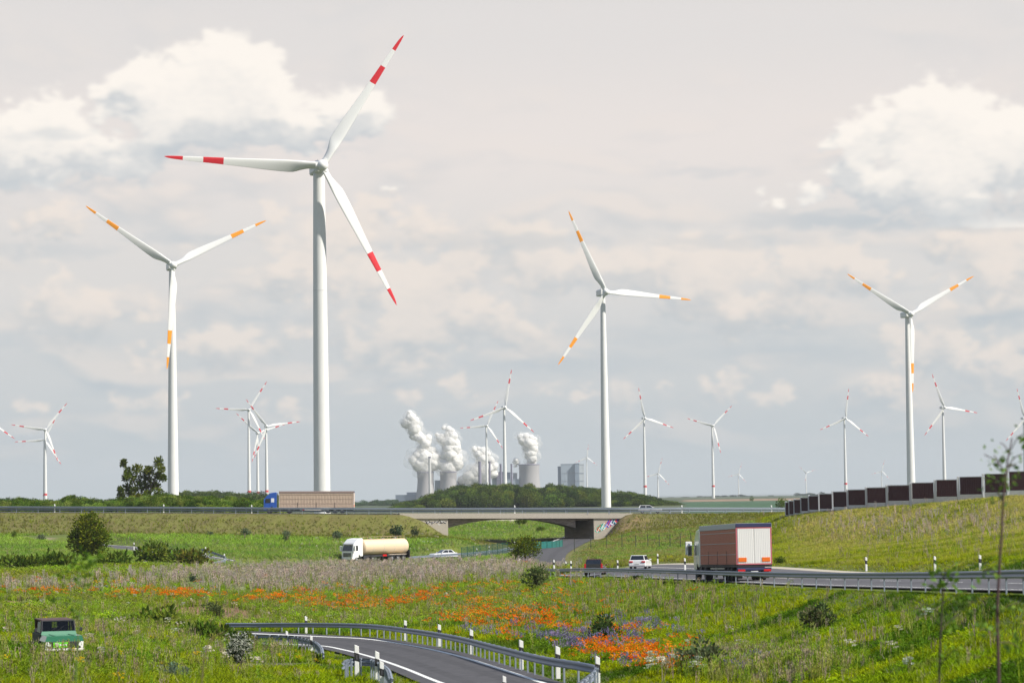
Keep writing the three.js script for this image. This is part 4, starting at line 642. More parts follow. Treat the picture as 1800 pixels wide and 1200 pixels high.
{
  const o = thing('semi_truck', 'blue lorry with a long beige curtain trailer crossing the overpass', 'lorry');
  curtainTrailer(o, { curtain: cloth(.62, .47, .36, 43), rail: mat(.30, .22, .20, .6), doors: mat(.72, .62, .54, .6), edge: mat(.45, .38, .36, .6), header: mat(.10, .08, .12, .6), y0: .98, y1: 4.0 });
  cab(o, 14.05, paint(.010, .085, .42)); for (const s of [-1, 1]) part(o, 'white_sticker', rbox(.55, .72, .012, 14.75, 2.35, s * 1.238, .004), mat(.80, .82, .86, .5));
  for (const s of [-1, 1]) { part(o, 'pallet_box', rbox(3.0, .48, .6, 7.4, .58, s * .94, .03), mat(.72, .68, .62, .6)); part(o, 'marker_lamp', rbox(.3, .25, .05, 9.15, .62, s * 1.22, .02), LAMP_RED); }
  const d = 468, p = at(622, 903, d), q = at(463, 903, d); o.position.set(p.x, 0, p.z); const k = OVERPASS.L.reduce((b, v) => Math.abs(v.x - (p.x + q.x) / 2) < Math.abs(b.x - (p.x + q.x) / 2) ? v : b); o.position.y = k.y - .08; o.rotation.y = heading(-1, .0); o.rotation.order = 'YXZ'; o.rotation.z = .013;
}
{
  const o = thing('tanker_truck', 'white tanker lorry with a cream cylindrical tank, half hidden by meadow grass', 'tanker lorry');
  const cream = speckle(mat(.78, .62, .42, .4), 51, .12), L = 10.6; cab(o, 11.0, paint(.82, .82, .82));
  const prof = []; for (let i = 0; i <= 8; i++) prof.push(new THREE.Vector2(1.22 * Math.sin(i / 8 * Math.PI / 2), -.5 * Math.cos(i / 8 * Math.PI / 2))); for (let i = 0; i <= 8; i++) prof.push(new THREE.Vector2(1.22 * Math.cos(i / 8 * Math.PI / 2), L - 1 + .5 * Math.sin(i / 8 * Math.PI / 2)));
  part(o, 'tank', new THREE.LatheGeometry(prof, 40).rotateZ(-Math.PI / 2).translate(.5, 2.35, 0), cream);
  part(o, 'tank_band', [1.2, 3.6, 6, 8.4].map(x => cyl(1.235, 1.235, .10, 0, 0, 0, 40).rotateZ(Math.PI / 2).translate(x, 2.35, 0)), mat(.66, .58, .46, .4));
  part(o, 'top_walkway', [rbox(L - .6, .06, .62, L / 2, 3.58, 0, .02), ...[-1, 1].flatMap(s => [box(L - .6, .03, .03, L / 2, 3.98, s * .32), ...[0, 1, 2, 3, 4, 5, 6].map(k => box(.03, .4, .03, .6 + k * 1.55, 3.78, s * .32))])], mat(.55, .40, .24, .6));
  part(o, 'manhole_cover', [2.4, 5.2, 8].map(x => cyl(.28, .28, .2, x, 3.66, 0, 16)), RIM);
  part(o, 'rear_ladder', [box(.04, 2.9, .04, -.1, 2.3, -.25), box(.04, 2.9, .04, -.1, 2.3, .25), ...[...Array(9).keys()].map(k => box(.04, .03, .5, -.1, 1 + k * .32, 0))], RIM);
  part(o, 'chassis_beam', [box(L, .3, .9, L / 2, .95, 0), box(.12, 1.3, 2.3, .1, 1.1, 0)], CHASSIS);
  for (const s of [-1, 1]) { for (const x of [1.6, 2.9, 4.2]) wheel(o, x, s * 1.02, .48, .38); part(o, 'mudguard', rbox(4.0, .08, .4, 2.9, 1.08, s * 1.02, .03), mat(.6, .5, .38, .6)); part(o, 'tail_light', rbox(.06, .16, .5, .02, .75, s * .9, .02), LAMP_RED); part(o, 'side_marker', rbox(.9, .3, .08, 5.9, .98, s * 1.1, .02), LAMP_RED); }
  place(o, 712, 986, 416, -.655, .755);
}
function car(o, body, { L = 4.5, W = 1.8, H = 1.46, estate = false, tail = false, gate = null } = {}) {
  const h = L / 2, belt = .93;
  part(o, 'body', extrude([[-h + .06, .28], [-h, .55], [-h + .04, .90], [-h + .14, belt + .04], [h - 1.35, belt + .03], [h - .30, .86], [h - .03, .70], [h, .36], [h - .06, .26]], W, .09, 3), body);
  const b = estate ? [-h + .10, h - 1.42, W / 2 - .09] : [-h + .38, h - 1.40, W / 2 - .09], t = estate ? [-h + .38, h - 2.25, W / 2 - .24] : [-h + 1.05, h - 2.2, W / 2 - .24];
  part(o, 'cabin', frustum(b, t, belt, H), body);
  const at2 = (e, k) => [lerp(b[e], t[e], k), lerp(belt, H, k), lerp(b[2], t[2], k)], q = (e, k, s) => { const [x, y, z] = at2(e, k); return [x, y, s * (z - .06)]; };
  part(o, 'windscreen', pane(q(1, .08, 1), q(1, .08, -1), q(1, .92, -1), q(1, .92, 1), .012), GLASS);
  part(o, 'rear_window', pane(q(0, estate ? .12 : .10, -1), q(0, estate ? .12 : .10, 1), q(0, .90, 1), q(0, .90, -1), .012), GLASS);
  for (const s of [-1, 1]) {
    const z = k => s * lerp(b[2], t[2], k), f = (x, k) => [x, lerp(belt, H, k), z(k)], x0a = lerp(b[0], t[0], .12) + .22, x0b = lerp(b[0], t[0], .88) + .14, x1a = lerp(b[1], t[1], .12) - .16, x1b = lerp(b[1], t[1], .88) - .08, xm = (x0a + x1a) / 2 - .1;
    for (const [a0, a1, c0, c1] of [[x0a, x0b, xm - .04, xm - .04], [xm + .04, xm + .04, x1a, x1b]]) part(o, 'side_window', s > 0 ? pane(f(a0, .12), f(c0, .12), f(c1, .88), f(a1, .88), .01) : pane(f(c0, .12), f(a0, .12), f(a1, .88), f(c1, .88), .01), GLASS);
    part(o, 'headlight', rbox(.14, .14, .34, h - .13, .66, s * (W / 2 - .25), .04), LAMP_CLEAR);
    part(o, 'tail_light', tail ? rbox(.10, .52, .17, -h + .05, .92, s * (W / 2 - .12), .03) : rbox(.12, .18, .42, -h + .03, .80, s * (W / 2 - .24), .04), LAMP_RED);
    part(o, 'wing_mirror', rbox(.12, .14, .22, h - 1.55, belt + .10, s * (W / 2 + .08), .04), body);
    for (const x of [-h + .82, h - .86]) wheel(o, x, s * (W / 2 - .12), .32, .22);
  }
  if (gate) part(o, 'tailgate', rbox(.05, .62, W - .5, -h + .02, .84, 0, .02), gate);
  part(o, 'rear_bumper', rbox(.14, .22, W - .06, -h + .05, .44, 0, .05), gate ? mat(.35, .36, .38, .4) : body); part(o, 'number_plate', rbox(.02, .11, .5, -h - .03, .60, 0, .004), PLATE); part(o, 'grille', rbox(.04, .16, .9, h - .01, .50, 0, .01), BLACK);
}
{
  const a = thing('car', 'dark red estate car with tall red tail lights driving away, left of the white car', 'car'); car(a, paint(.07, .010, .012), { estate: true, tail: true, gate: paint(.016, .016, .02), H: 1.62, L: 4.6, W: 1.84 }); place(a, 1047, 1016, 250, .12, -.99, -.02);
  const b = thing('car', 'white car with red tail lights driving away left of the brown truck', 'car'); car(b, paint(.78, .79, .80), { estate: true, W: 1.82, H: 1.5 }); place(b, 1126, 1011, 262, .20, -.98, -.02); b.scale.setScalar(.95);
  const c = thing('car', 'silver car coming along the oncoming carriageway behind the guardrail', 'car'); car(c, paint(.62, .63, .66), {}); place(c, 779, 981, 420, -.86, .50);
  const d = thing('car', 'white car half hidden by the overpass guardrail, above the graffiti wall', 'car'); car(d, paint(.80, .80, .79), { H: 1.5, estate: true }); const p = at(1143, 902.5, 478); d.position.set(p.x, OVERPASS.L.reduce((m, v) => Math.abs(v.x - p.x) < Math.abs(m.x - p.x) ? v : m).y, p.z); d.rotation.y = heading(1, .05);
}
{ // open green off-road car parked in the meadow
  const o = thing('off_road_car', 'old boxy green off-road car with dark windscreen parked in the grass', 'off-road car');
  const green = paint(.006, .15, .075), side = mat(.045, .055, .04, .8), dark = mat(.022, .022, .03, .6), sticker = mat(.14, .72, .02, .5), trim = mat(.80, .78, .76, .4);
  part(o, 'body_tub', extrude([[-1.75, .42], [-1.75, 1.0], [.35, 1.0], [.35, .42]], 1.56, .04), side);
  part(o, 'bonnet', frustum([.36, 1.84, .80], [.36, 1.82, .72], .74, .97), green); part(o, 'bonnet_crease', [rbox(1.4, .02, .04, 1.1, .985, -.4, .008), rbox(1.4, .02, .04, 1.1, .985, .4, .008)], green);
  part(o, 'scuttle', frustum([.18, .42, .74], [.2, .38, .70], .965, 1.10), mat(.10, .26, .17, .6));
  part(o, 'front_panel', rbox(.10, .30, 1.56, 1.80, .60, 0, .03), dark);
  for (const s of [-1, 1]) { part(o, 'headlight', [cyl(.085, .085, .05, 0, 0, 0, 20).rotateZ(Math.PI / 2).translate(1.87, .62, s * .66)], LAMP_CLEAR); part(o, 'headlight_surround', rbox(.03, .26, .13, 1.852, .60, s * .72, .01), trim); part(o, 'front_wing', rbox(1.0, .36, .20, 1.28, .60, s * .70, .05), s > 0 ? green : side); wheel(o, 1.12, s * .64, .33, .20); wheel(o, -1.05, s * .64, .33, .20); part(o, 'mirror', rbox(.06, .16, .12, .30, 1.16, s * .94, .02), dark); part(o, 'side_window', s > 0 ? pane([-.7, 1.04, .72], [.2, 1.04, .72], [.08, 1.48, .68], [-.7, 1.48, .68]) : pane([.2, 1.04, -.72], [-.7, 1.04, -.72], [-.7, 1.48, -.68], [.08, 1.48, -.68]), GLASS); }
  const st = part(o, 'green_sticker', rbox(.012, .21, .62, 1.862, .61, .16, .003), sticker); part(st, 'white_print', [rbox(.006, .16, .13, 1.871, .61, .33, .001), rbox(.006, .06, .30, 1.871, .61, .06, .001)], trim);
  part(o, 'bumper', rbox(.12, .10, 1.62, 1.90, .41, 0, .03), trim);
  const f = part(o, 'windscreen_frame', [bar(V(.30, 1.0, -.70), V(.14, 1.52, -.66), .035), bar(V(.30, 1.0, .70), V(.14, 1.52, .66), .035), bar(V(.14, 1.52, -.68), V(.14, 1.52, .68), .035), bar(V(.30, 1.06, -.70), V(.30, 1.06, .70), .03)], dark);
  part(f, 'windscreen', pane([.292, 1.08, .66], [.292, 1.08, -.66], [.15, 1.49, -.63], [.15, 1.49, .63], .006), new THREE.MeshPhysicalMaterial({ color: rgb(.30, .34, .33), roughness: .04, transmission: 1, thickness: 0 }));
  for (const s of [-1, 1]) { part(o, 'seat', [rbox(.5, .16, .48, -.45, 1.02, s * .34, .05), rbox(.14, .55, .46, -.72, 1.25, s * .34, .06)], dark); part(f, 'wiper', bar(V(.315, 1.10, s * .12 + .2), V(.25, 1.30, s * .12 - .12), .008), dark); }
  part(o, 'steering_wheel', new THREE.TorusGeometry(.19, .018, 8, 24).rotateY(Math.PI / 2).rotateZ(.4).translate(.02, 1.14, -.34), dark);
  part(o, 'canvas_roof', [rbox(1.9, .07, 1.38, -.82, 1.54, 0, .03), rbox(.06, .16, 1.34, -1.72, 1.08, 0, .02), rbox(.06, .5, .22, -1.72, 1.27, -.56, .02), rbox(.06, .5, .22, -1.72, 1.27, .56, .02)], mat(.085, .05, .045, .9));
  part(o, 'roll_bar', [bar(V(-.75, 1, -.66), V(-.75, 1.5, -.64), .03), bar(V(-.75, 1, .66), V(-.75, 1.5, .64), .03)], dark);
  const p = at(100, 1155, 101); o.position.set(p.x, ground(p.x, p.z) - .05, p.z); o.rotation.y = heading(.33, .94); o.scale.setScalar(.94);
  { const q = toPx(V(p.x, o.position.y, p.z)); o.position.y += (q[1] - 1155) / F * 101; }
}
// ---------------------------------------------------------------- plants
function hit(px, py, d0 = 58, d1 = 600) { for (let d = d0; d < d1; d += d < 300 ? .6 : 1) { const p = at(px, py, d); if (ground(p.x, p.z) > p.y) return V(p.x, ground(p.x, p.z), p.z); } return null; }
const leafy = (extra = {}) => new THREE.MeshPhysicalMaterial({ color: 0xffffff, roughness: .95, transmission: .30, thickness: 0, specularIntensity: 0, side: THREE.DoubleSide, ...extra });
const LEAF = leafy(), LEAF_VC = leafy({ vertexColors: true }), BARK = mat(.10, .075, .055, .95), BARK_DARK = mat(.055, .04, .035, .95);
class Soup { constructor() { this.p = []; this.n = []; this.c = []; } tri(a, b, c, n, col) { this.p.push(...a, ...b, ...c); for (let i = 0; i < 3; i++) { this.n.push(...n); if (col) this.c.push(...col); } } build() { const g = new THREE.BufferGeometry(); g.setAttribute('position', new THREE.Float32BufferAttribute(this.p, 3)); g.setAttribute('normal', new THREE.Float32BufferAttribute(this.n, 3)); if (this.c.length) g.setAttribute('color', new THREE.Float32BufferAttribute(this.c, 3)); return g; } }
function leafInto(s, c, dir, size, r, col, wide = .5) {                // a folded leaf: four triangles round a midrib
  const a = V(r() - .5, r() - .5, r() - .5).normalize(), up = dir.clone().normalize(), side = up.clone().cross(a).normalize(), n = side.clone().cross(up).normalize();
  const tip = c.clone().addScaledVector(up, size), m = c.clone().addScaledVector(up, size * .5).addScaledVector(n, size * .10), l = m.clone().addScaledVector(side, size * wide / 2).addScaledVector(n, -size * .16), q = m.clone().addScaledVector(side, -size * wide / 2).addScaledVector(n, -size * .16), nn = n.toArray();
  s.tri(c.toArray(), l.toArray(), m.toArray(), nn, col); s.tri(l.toArray(), tip.toArray(), m.toArray(), nn, col); s.tri(c.toArray(), m.toArray(), q.toArray(), nn, col); s.tri(m.toArray(), tip.toArray(), q.toArray(), nn, col);
}
const vary = (c, r, k = .3) => { const f = 1 + k * (r() * 2 - 1), g = 1 + .12 * (r() * 2 - 1); return [c[0] * f * g, c[1] * f, c[2] * f]; };
function crownSoup(seed, { clumps = 30, leaves = 60, rx = 1, ry = 1, rz = 1, leaf = .12, colors = [[.05, .09, .015]], spread = .30, hollow = .35, up = .3, skew = 0 }) {
  const r = rng(seed), s = new Soup(), cs = [];
  for (let k = 0; k < clumps; k++) {
    let v; do { v = V(r() * 2 - 1, r() * 2 - 1, r() * 2 - 1); } while (v.length() > 1 || v.length() < hollow || fbm3(v.x * 1.6 + seed, v.y * 1.6, v.z * 1.6, 2) < -.28);
    const c = V(v.x * rx + skew * v.y, v.y * ry, v.z * rz), base = colors[Math.floor(r() * colors.length)], q = spread * (.6 + .8 * r()); cs.push(c);
    const col = vary(base, r, .25);
    for (let i = 0; i < leaves; i++) { const d = V(r() * 2 - 1, r() * 2 - 1, r() * 2 - 1).normalize(), pos = c.clone().addScaledVector(d, q * (.35 + .65 * Math.cbrt(r()))); leafInto(s, pos, d.clone().add(V(r() - .5, up + r() - .5, r() - .5)), leaf * (.6 + .8 * r()), r, vary(col, r, .22)); }
  }
  return [s.build(), cs];
}
function limbs(cs, trunkTop, r0, take = 12) { const g = []; cs.slice(0, take).forEach((c, k) => { const m = trunkTop.clone().lerp(c, .5).add(V(0, .12 * c.distanceTo(trunkTop), 0)); g.push(tube([trunkTop.clone().add(V(0, (k % 4) * -.12 * trunkTop.y, 0)), m, c], r0 * (.25 + .2 * (k % 3) / 3), 6, 5)); }); return g; }
function bush(name, label, category, px, py, d, wpx, hpx, opt = {}, group) {  // a bush whose foot is surveyed at (px, py)
  const p = at(px, py, d); const w = wpx * d / F, h = hpx * d / F, y = opt.float ? p.y : ground(p.x, p.z), o = thing(name, label, category, V(p.x, y, p.z), 0, group);
  const total = p.y - y + h, [g, cs] = crownSoup(opt.seed || Math.round(px * 7 + py), { clumps: 34, leaves: 55, rx: w * .40, rz: w * .40, ry: total * .42, leaf: w * .085, spread: w * .16, ...opt });
  const lift = total * .50; g.translate(0, lift, 0); cs.forEach(c => c.y += lift);
  const stem = [bar(V(0, -.3, 0), V(0, total * .3, 0), w * .03, 7, w * .02), ...limbs(cs, V(0, total * .3, 0), w * .03, 10)];
  part(o, opt.tree ? 'trunk' : 'stem', stem, BARK); part(o, opt.tree ? 'crown' : 'foliage', g, LEAF_VC);
  if (opt.blossom) { const r = rng(9), s = new Soup(), bc = []; for (let i = 0; i < opt.blossom; i++) { const c = cs[Math.floor(r() * cs.length)], dd = V(r() * 2 - 1, r() * 1.6 - .5, r() * 2 - 1).normalize(), q = c.clone().addScaledVector(dd, w * .17); for (let k = 0; k < 7; k++) leafInto(s, q.clone().add(V(r() - .5, r() - .5, r() - .5).multiplyScalar(w * .05)), V(r() - .5, r(), r() - .5), w * .035, r, [.62, .64, .55], .9); } part(o, 'blossom', s.build(), LEAF_VC); }
  return o;
}
const DARK = [[.075, .125, .014], [.10, .155, .018], [.13, .17, .02]], MID = [[.085, .145, .016], [.115, .18, .02], [.14, .19, .022]], BRIGHT = [[.14, .23, .025], [.13, .20, .03], [.085, .15, .025]], GREY = [[.13, .18, .10], [.18, .22, .13], [.10, .14, .07]], OLIVE = [[.13, .14, .02], [.16, .16, .025], [.09, .115, .016]];
{ // the lone leaning tree behind the overpass
  const d = 590, p = at(252, 890, d), sc = d / F, o = thing('broad_tree', 'solitary dark tree with ragged separate leaf clumps left of the orange-banded turbine', 'tree', V(p.x, ground(p.x, p.z), p.z)), gy = o.position.y, r = rng(5), s = new Soup(), cs = [];
  const blobs = [[219, 813, 6], [276, 811, 9], [283, 822, 7], [226, 830, 9], [240, 826, 9], [232, 841, 11], [220, 838, 7], [252, 832, 10], [264, 828, 8], [262, 842, 12], [248, 848, 12], [275, 838, 8], [284, 840, 6], [240, 858, 10], [256, 862, 12], [270, 856, 10], [222, 857, 8], [214, 862, 6], [228, 868, 9], [245, 872, 11], [264, 874, 11], [280, 868, 9], [236, 878, 8], [274, 880, 9], [215, 872, 6]];
  for (const [x, y, q] of blobs) { const c = at(x, y, d); c.sub(o.position); c.z += (r() - .5) * 5; cs.push(c); const col0 = [[.10, .135, .012], [.14, .165, .015], [.075, .105, .012]][Math.floor(r() * 3)]; for (let k = 0; k < 6; k++) { const cc = c.clone().add(V(r() - .5, r() - .5, r() - .5).multiplyScalar(q * sc * 1.15)), col = vary(col0, r, .35); for (let i = 0; i < 64; i++) { const dd = V(r() * 2 - 1, r() * 2 - 1, r() * 2 - 1).normalize(); leafInto(s, cc.clone().addScaledVector(dd, q * sc * .55 * Math.cbrt(r())), dd.add(V(0, .3, 0)), .46 * (.6 + .8 * r()), r, vary(col, r, .25)); } } }
  const th = (900 - 868) * sc + .5; part(o, 'trunk', [tube([V(0, -.5, 0), V(.2, th * .5, 0), V(.1, th, 0)], .32, 8, 8), ...cs.map(c => tube([V(.1, th * .8, 0), V(c.x * .5, lerp(th, c.y, .55), c.z * .5), c], .09, 8, 5))], BARK_DARK); part(o, 'crown', s.build(), LEAF_VC);
}
bush('bushy_tree', 'round green tree standing alone on the left meadow below the overpass', 'tree', 156, 988, 350, 74, 86, { clumps: 84, leaves: 74, colors: [[.12, .155, .008], [.075, .115, .008], [.16, .19, .012]], leaf: .36, spread: .85, tree: true });
bush('round_bush', 'dense green bush in the middle, between flower meadow and bridge', 'bush', 924, 994, 372, 64, 48, { clumps: 54, leaves: 60, colors: [[.15, .18, .01], [.10, .145, .01], [.18, .20, .015], [.075, .115, .010]], leaf: .26, spread: .72 });
bush('flowering_bush', 'white flowering bush at the left start of the ramp guardrail', 'bush', 418, 1160, 119, 52, 50, { clumps: 50, leaves: 46, colors: [[.055, .085, .035], [.04, .065, .025]], leaf: .10, spread: .22, blossom: 620 });
bush('pale_bush', 'small silvery green bush at the bottom edge left of the dirt track', 'bush', 309, 1204, 85, 44, 36, { clumps: 34, leaves: 46, colors: [[.17, .23, .16], [.13, .19, .12]], leaf: .07, spread: .15 });
bush('withered_bush', 'reddish brown withered shrub beside the small silvery bush', 'bush', 288, 1188, 90, 30, 26, { clumps: 24, leaves: 40, colors: [[.14, .085, .07], [.11, .075, .06]], leaf: .06, spread: .12 });
for (const [n, l, x, y, d, w, h, c] of [
  ['dark_bush', 'dark green bush right of the lone meadow tree, left of two', 268, 990, 336, 72, 26, DARK], ['dark_bush', 'olive bush reaching to the hooked guardrail end, right of two', 334, 1003, 326, 74, 30, [...OLIVE, ...DARK]],
  ['dark_bush', 'low dark thicket at the left edge below the meadow', 32, 1016, 288, 80, 30, DARK], ['dark_bush', 'dark thicket in front of the lone meadow tree', 100, 1012, 296, 84, 26, [...DARK, ...MID]], ['dark_bush', 'leafy thicket at the foot of the lone meadow tree, on its right side', 196, 1005, 306, 70, 24, MID],
  ['grey_bush', 'greyish bush on the meadow left of the lone tree', 70, 962, 428, 20, 20, GREY], ['grey_bush', 'small greyish shrub under the overpass bank at the left, first of three', 369, 942, 446, 12, 9, GREY], ['grey_bush', 'small greyish shrub under the overpass bank, second of three', 432, 940, 447, 18, 12, GREY], ['grey_bush', 'taller greyish shrub under the overpass bank, left of the tanker', 502, 949, 440, 16, 19, GREY],
  ['grey_bush', 'loose greyish shrub above the tanker cab', 592, 945, 446, 22, 10, GREY], ['dark_bush', 'dark shrub on the bank left of the bridge wing wall, wider one', 697, 938, 448, 24, 15, [[.04, .075, .04], [.06, .09, .05]]], ['dark_bush', 'pointed dark shrub on the bank left of the bridge wing wall', 729, 937, 452, 14, 15, [[.03, .055, .035], [.045, .07, .04]]],
  ['dark_bush', 'dark bush hanging over the barrier seen through the bridge arch', 918, 929, 548, 24, 18, DARK], ['green_bush', 'small green shrub on the slope seen through the bridge arch', 950, 938, 520, 16, 12, MID],
  ['dark_bush', 'rounded dark green bush among the violet and orange flowers', 1063, 1121, 128, 62, 32, [[.075, .125, .035], [.10, .15, .04]]], ['green_bush', 'pale green bush beside the far left end of the motorway guardrail', 942, 1052, 230, 46, 62, [[.13, .17, .06], [.10, .15, .045]]], ['green_bush', 'leafy grey green bush left of the ramp guardrail start', 372, 1092, 196, 46, 30, [[.12, .15, .055], [.09, .12, .045]]],
  ['dark_bush', 'dark purplish shrub halfway up the grassy slope below the truck', 1442, 1104, 112, 70, 36, [[.10, .14, .05], [.13, .14, .07], [.08, .12, .03]]], ['dark_bush', 'dark green tuft of shrub below the motorway guardrail, left of the truck', 1120, 1028, 214, 26, 12, DARK], ['dark_bush', 'dark shrub on the slope right of the wire fence', 1372, 988, 236, 20, 8, DARK],
  ['green_bush', 'leafy thicket hiding the far end of the ramp, left of the guardrail start', 366, 1133, 150, 96, 26, MID], ['green_bush', 'low leafy weeds between ramp guardrail start and white flowering bush', 424, 1136, 152, 60, 17, [...MID, ...OLIVE]], ['green_bush', 'wide green thicket on the left meadow right of the off-road car', 280, 1108, 172, 110, 26, MID], ['green_bush', 'thin sapling bush far left on the meadow', 24, 955, 436, 10, 22, MID], ['dark_bush', 'small dark bush among pinkish grass left of the orange flowers', 338, 1030, 252, 18, 22, [[.04, .075, .05], [.05, .085, .05]]], ['green_bush', 'weedy grey green bush low on the right, under the grassy slope', 1236, 1192, 92, 90, 60, [[.11, .14, .06], [.08, .115, .045], [.14, .16, .08]]],
]) bush(n, l, 'bush', x, y, d, w, h, { clumps: 26, leaves: 44, colors: c, leaf: w * d / F * .10, spread: w * d / F * .17, hollow: .2 });

// ---------------------------------------------------------------- woods and hedges that read as one mass
function mass(name, label, geo, items, material = LEAF) {
  const im = new THREE.InstancedMesh(geo, material, items.length); im.name = name; shadows(im); const m = new THREE.Matrix4(), q = new THREE.Quaternion(), e = new THREE.Euler(), c = new THREE.Color();
  items.forEach(([x, y, z, sx, sy, rot, col, lean = 0], i) => { q.setFromEuler(e.set(lean, rot, lean * .7)); m.compose(V(x, y, z), q, V(sx, sy, sx)); im.setMatrixAt(i, m); im.setColorAt(i, c.setRGB(...col)); });
  im.userData.kind = 'stuff'; im.userData.label = label; scene.add(im); return im;
}
const crownLow = [1, 2, 3].map(k => crownSoup(100 + k, { clumps: 46, leaves: 34, rx: .85, ry: .8, rz: .85, leaf: .17, spread: .30, hollow: .55, colors: [[1, 1, 1]] })[0]);
crownLow.forEach(g => { const c = g.attributes.color.array; for (let i = 0; i < c.length; i++) c[i] = clamp(c[i], .55, 1.5); });
const edge = list => pchip(list.map(a => a[0]), list.map(a => a[1]));
function wood(name, label, prof, d0, d1, n, col, wide, seed) {
  const f = edge(prof), r = rng(seed), xs = prof.map(a => a[0]), lists = [[], [], []];
  for (let i = 0; i < n; i++) {
    const px = lerp(xs[0], xs.at(-1), r()), k = r(), d = lerp(d0, d1, k), top = at(px, f(px) + 4 * r() * r() - 1 + (1 - k) * 26 * (r() * .7 + .3), d), gy = ground(top.x, top.z), h = Math.max(1.2, top.y - gy), w = wide * (.7 + .6 * r());
    const cy = top.y - Math.min(h * .5, w * .9), ry = Math.min(h * .55, w * 1.0);
    lists[i % 3].push([top.x, cy, top.z, w, ry, r() * 6.3, vary(col[Math.floor(r() * col.length)], r, .42)]);
    if (cy - ry > gy + 1) lists[(i + 1) % 3].push([top.x + (r() - .5) * w, (gy + cy - ry * .4) / 2 + .4, top.z + .4 * w, w * .95, Math.max(1, (cy - gy) * .6), r() * 6.3, vary(col[Math.floor(r() * col.length)], r, .22)]);
  }
  lists.forEach((l, k) => mass(numbered(name), label, crownLow[k], l, LEAF_VC));
}
wood('forest', 'dark green deciduous wood on the horizon behind the bridge', [[688, 890], [700, 884], [722, 878], [738, 876], [748, 868], [765, 862], [790, 857], [810, 852], [850, 850], [900, 851], [950, 851], [985, 852], [1040, 857], [1085, 862], [1120, 865], [1150, 873], [1178, 878], [1204, 886]], 1420, 1640, 520, [[.070, .115, .014], [.095, .145, .018], [.13, .17, .022], [.045, .075, .014]], 3.9, 61);
wood('forest', 'dark wood on the horizon behind the leftmost large turbine', [[286, 864], [320, 862], [380, 863], [430, 864], [480, 866], [560, 872], [600, 880]], 1420, 1560, 230, [[.075, .115, .016], [.10, .14, .018], [.05, .08, .014]], 4.4, 62);
wood('forest', 'bluish far wood between the lorry and the bridge', [[600, 884], [640, 880], [664, 878], [690, 877], [700, 879], [720, 882]], 2600, 3000, 110, [[.06, .11, .04]], 5.5, 63);
wood('forest', 'hazy tree line along the horizon right of the wood', [[1150, 874], [1200, 873], [1240, 871], [1300, 869.5], [1360, 869], [1420, 866], [1500, 864], [1640, 863], [1900, 860]], 5200, 6000, 520, [[.03, .06, .03], [.045, .07, .03]], 9, 64);
wood('forest', 'hazy tree line along the horizon at the far left', [[-150, 886], [60, 885], [200, 884], [300, 884]], 4200, 5000, 160, [[.03, .06, .03]], 8, 66);
wood('shrubbery', 'bright green hedge of young shrubs behind the overpass at the left', [[-120, 874], [0, 876], [20, 873], [60, 877], [110, 875], [125, 869], [150, 875], [200, 876], [290, 868], [340, 871], [400, 873], [470, 875], [500, 885]], 500, 545, 760, [[.11, .18, .02], [.15, .22, .028], [.085, .15, .02], [.19, .25, .05], [.065, .115, .016]], 1.25, 65);
for (const [l, x, y, w, h] of [['single green tree on the field edge right of the wood', 1376, 893, 22, 16], ['small dark tree on the far field right of the wood', 1322, 879, 8, 7]]) bush('field_tree', l, 'tree', x, y, x > 1350 ? 900 : 2300, w, h, { clumps: 26, leaves: 36, colors: MID, tree: true, leaf: w * .02 * (x > 1350 ? 1 : 2.5), spread: w * .035 * (x > 1350 ? 1 : 2.5) });

// ---------------------------------------------------------------- meadow: grasses, weeds and flowers
function tuftGeometry(seed, { blades = 9, h = 1, w = .05, fan = .45, heads = 0, headR = .04 }) {
  const r = rng(seed), s = new Soup();
  for (let i = 0; i < blades; i++) {
    const a = r() * 6.283, out = fan * (.25 + .75 * r()), b = V(Math.cos(a) * .10 * r(), 0, Math.sin(a) * .10 * r()), hh = h * (.55 + .45 * r()), tip = V(b.x + Math.cos(a) * out, hh, b.z + Math.sin(a) * out), mid = b.clone().lerp(tip, .5).add(V(-Math.cos(a) * out * .18, hh * .12, -Math.sin(a) * out * .18)), q = r() * 6.283, sd = V(Math.cos(q), 0, Math.sin(q)).multiplyScalar(w / 2), n = V(Math.cos(a) * -.2, .85, Math.sin(a) * -.2).normalize().toArray();
    const B0 = b.clone().sub(sd).toArray(), B1 = b.clone().add(sd).toArray(), M0 = mid.clone().addScaledVector(sd, -.85).toArray(), M1 = mid.clone().addScaledVector(sd, .85).toArray(), T = tip.toArray();
    s.tri(B0, B1, M1, n); s.tri(B0, M1, M0, n); s.tri(M0, M1, T, n);
    if (i < heads) for (let k = 0; k < 3; k++) leafInto(s, tip.clone().add(V(0, -headR * 2 * k, 0)), V(r() - .5, 1.4, r() - .5), headR * 3, r, null, .45);
  }
  return s.build();
}
function flowerGeometry(seed, { n = 10, R = .3, h = .8, petal = .06, spike = false }) {
  const r = rng(seed), s = new Soup();
  for (let i = 0; i < n; i++) { const a = r() * 6.283, q = R * Math.sqrt(r()), c = V(Math.cos(a) * q, h * (.72 + .28 * r()), Math.sin(a) * q); const m = spike ? 7 : 4; for (let k = 0; k < m; k++) { const b = k / m * 6.283 + r(); leafInto(s, spike ? c.clone().add(V(0, -k * petal * .6, 0)) : c, V(Math.cos(b), spike ? .5 : .55, Math.sin(b)), petal, r, null, 1.1); } }
  return s.build();
}
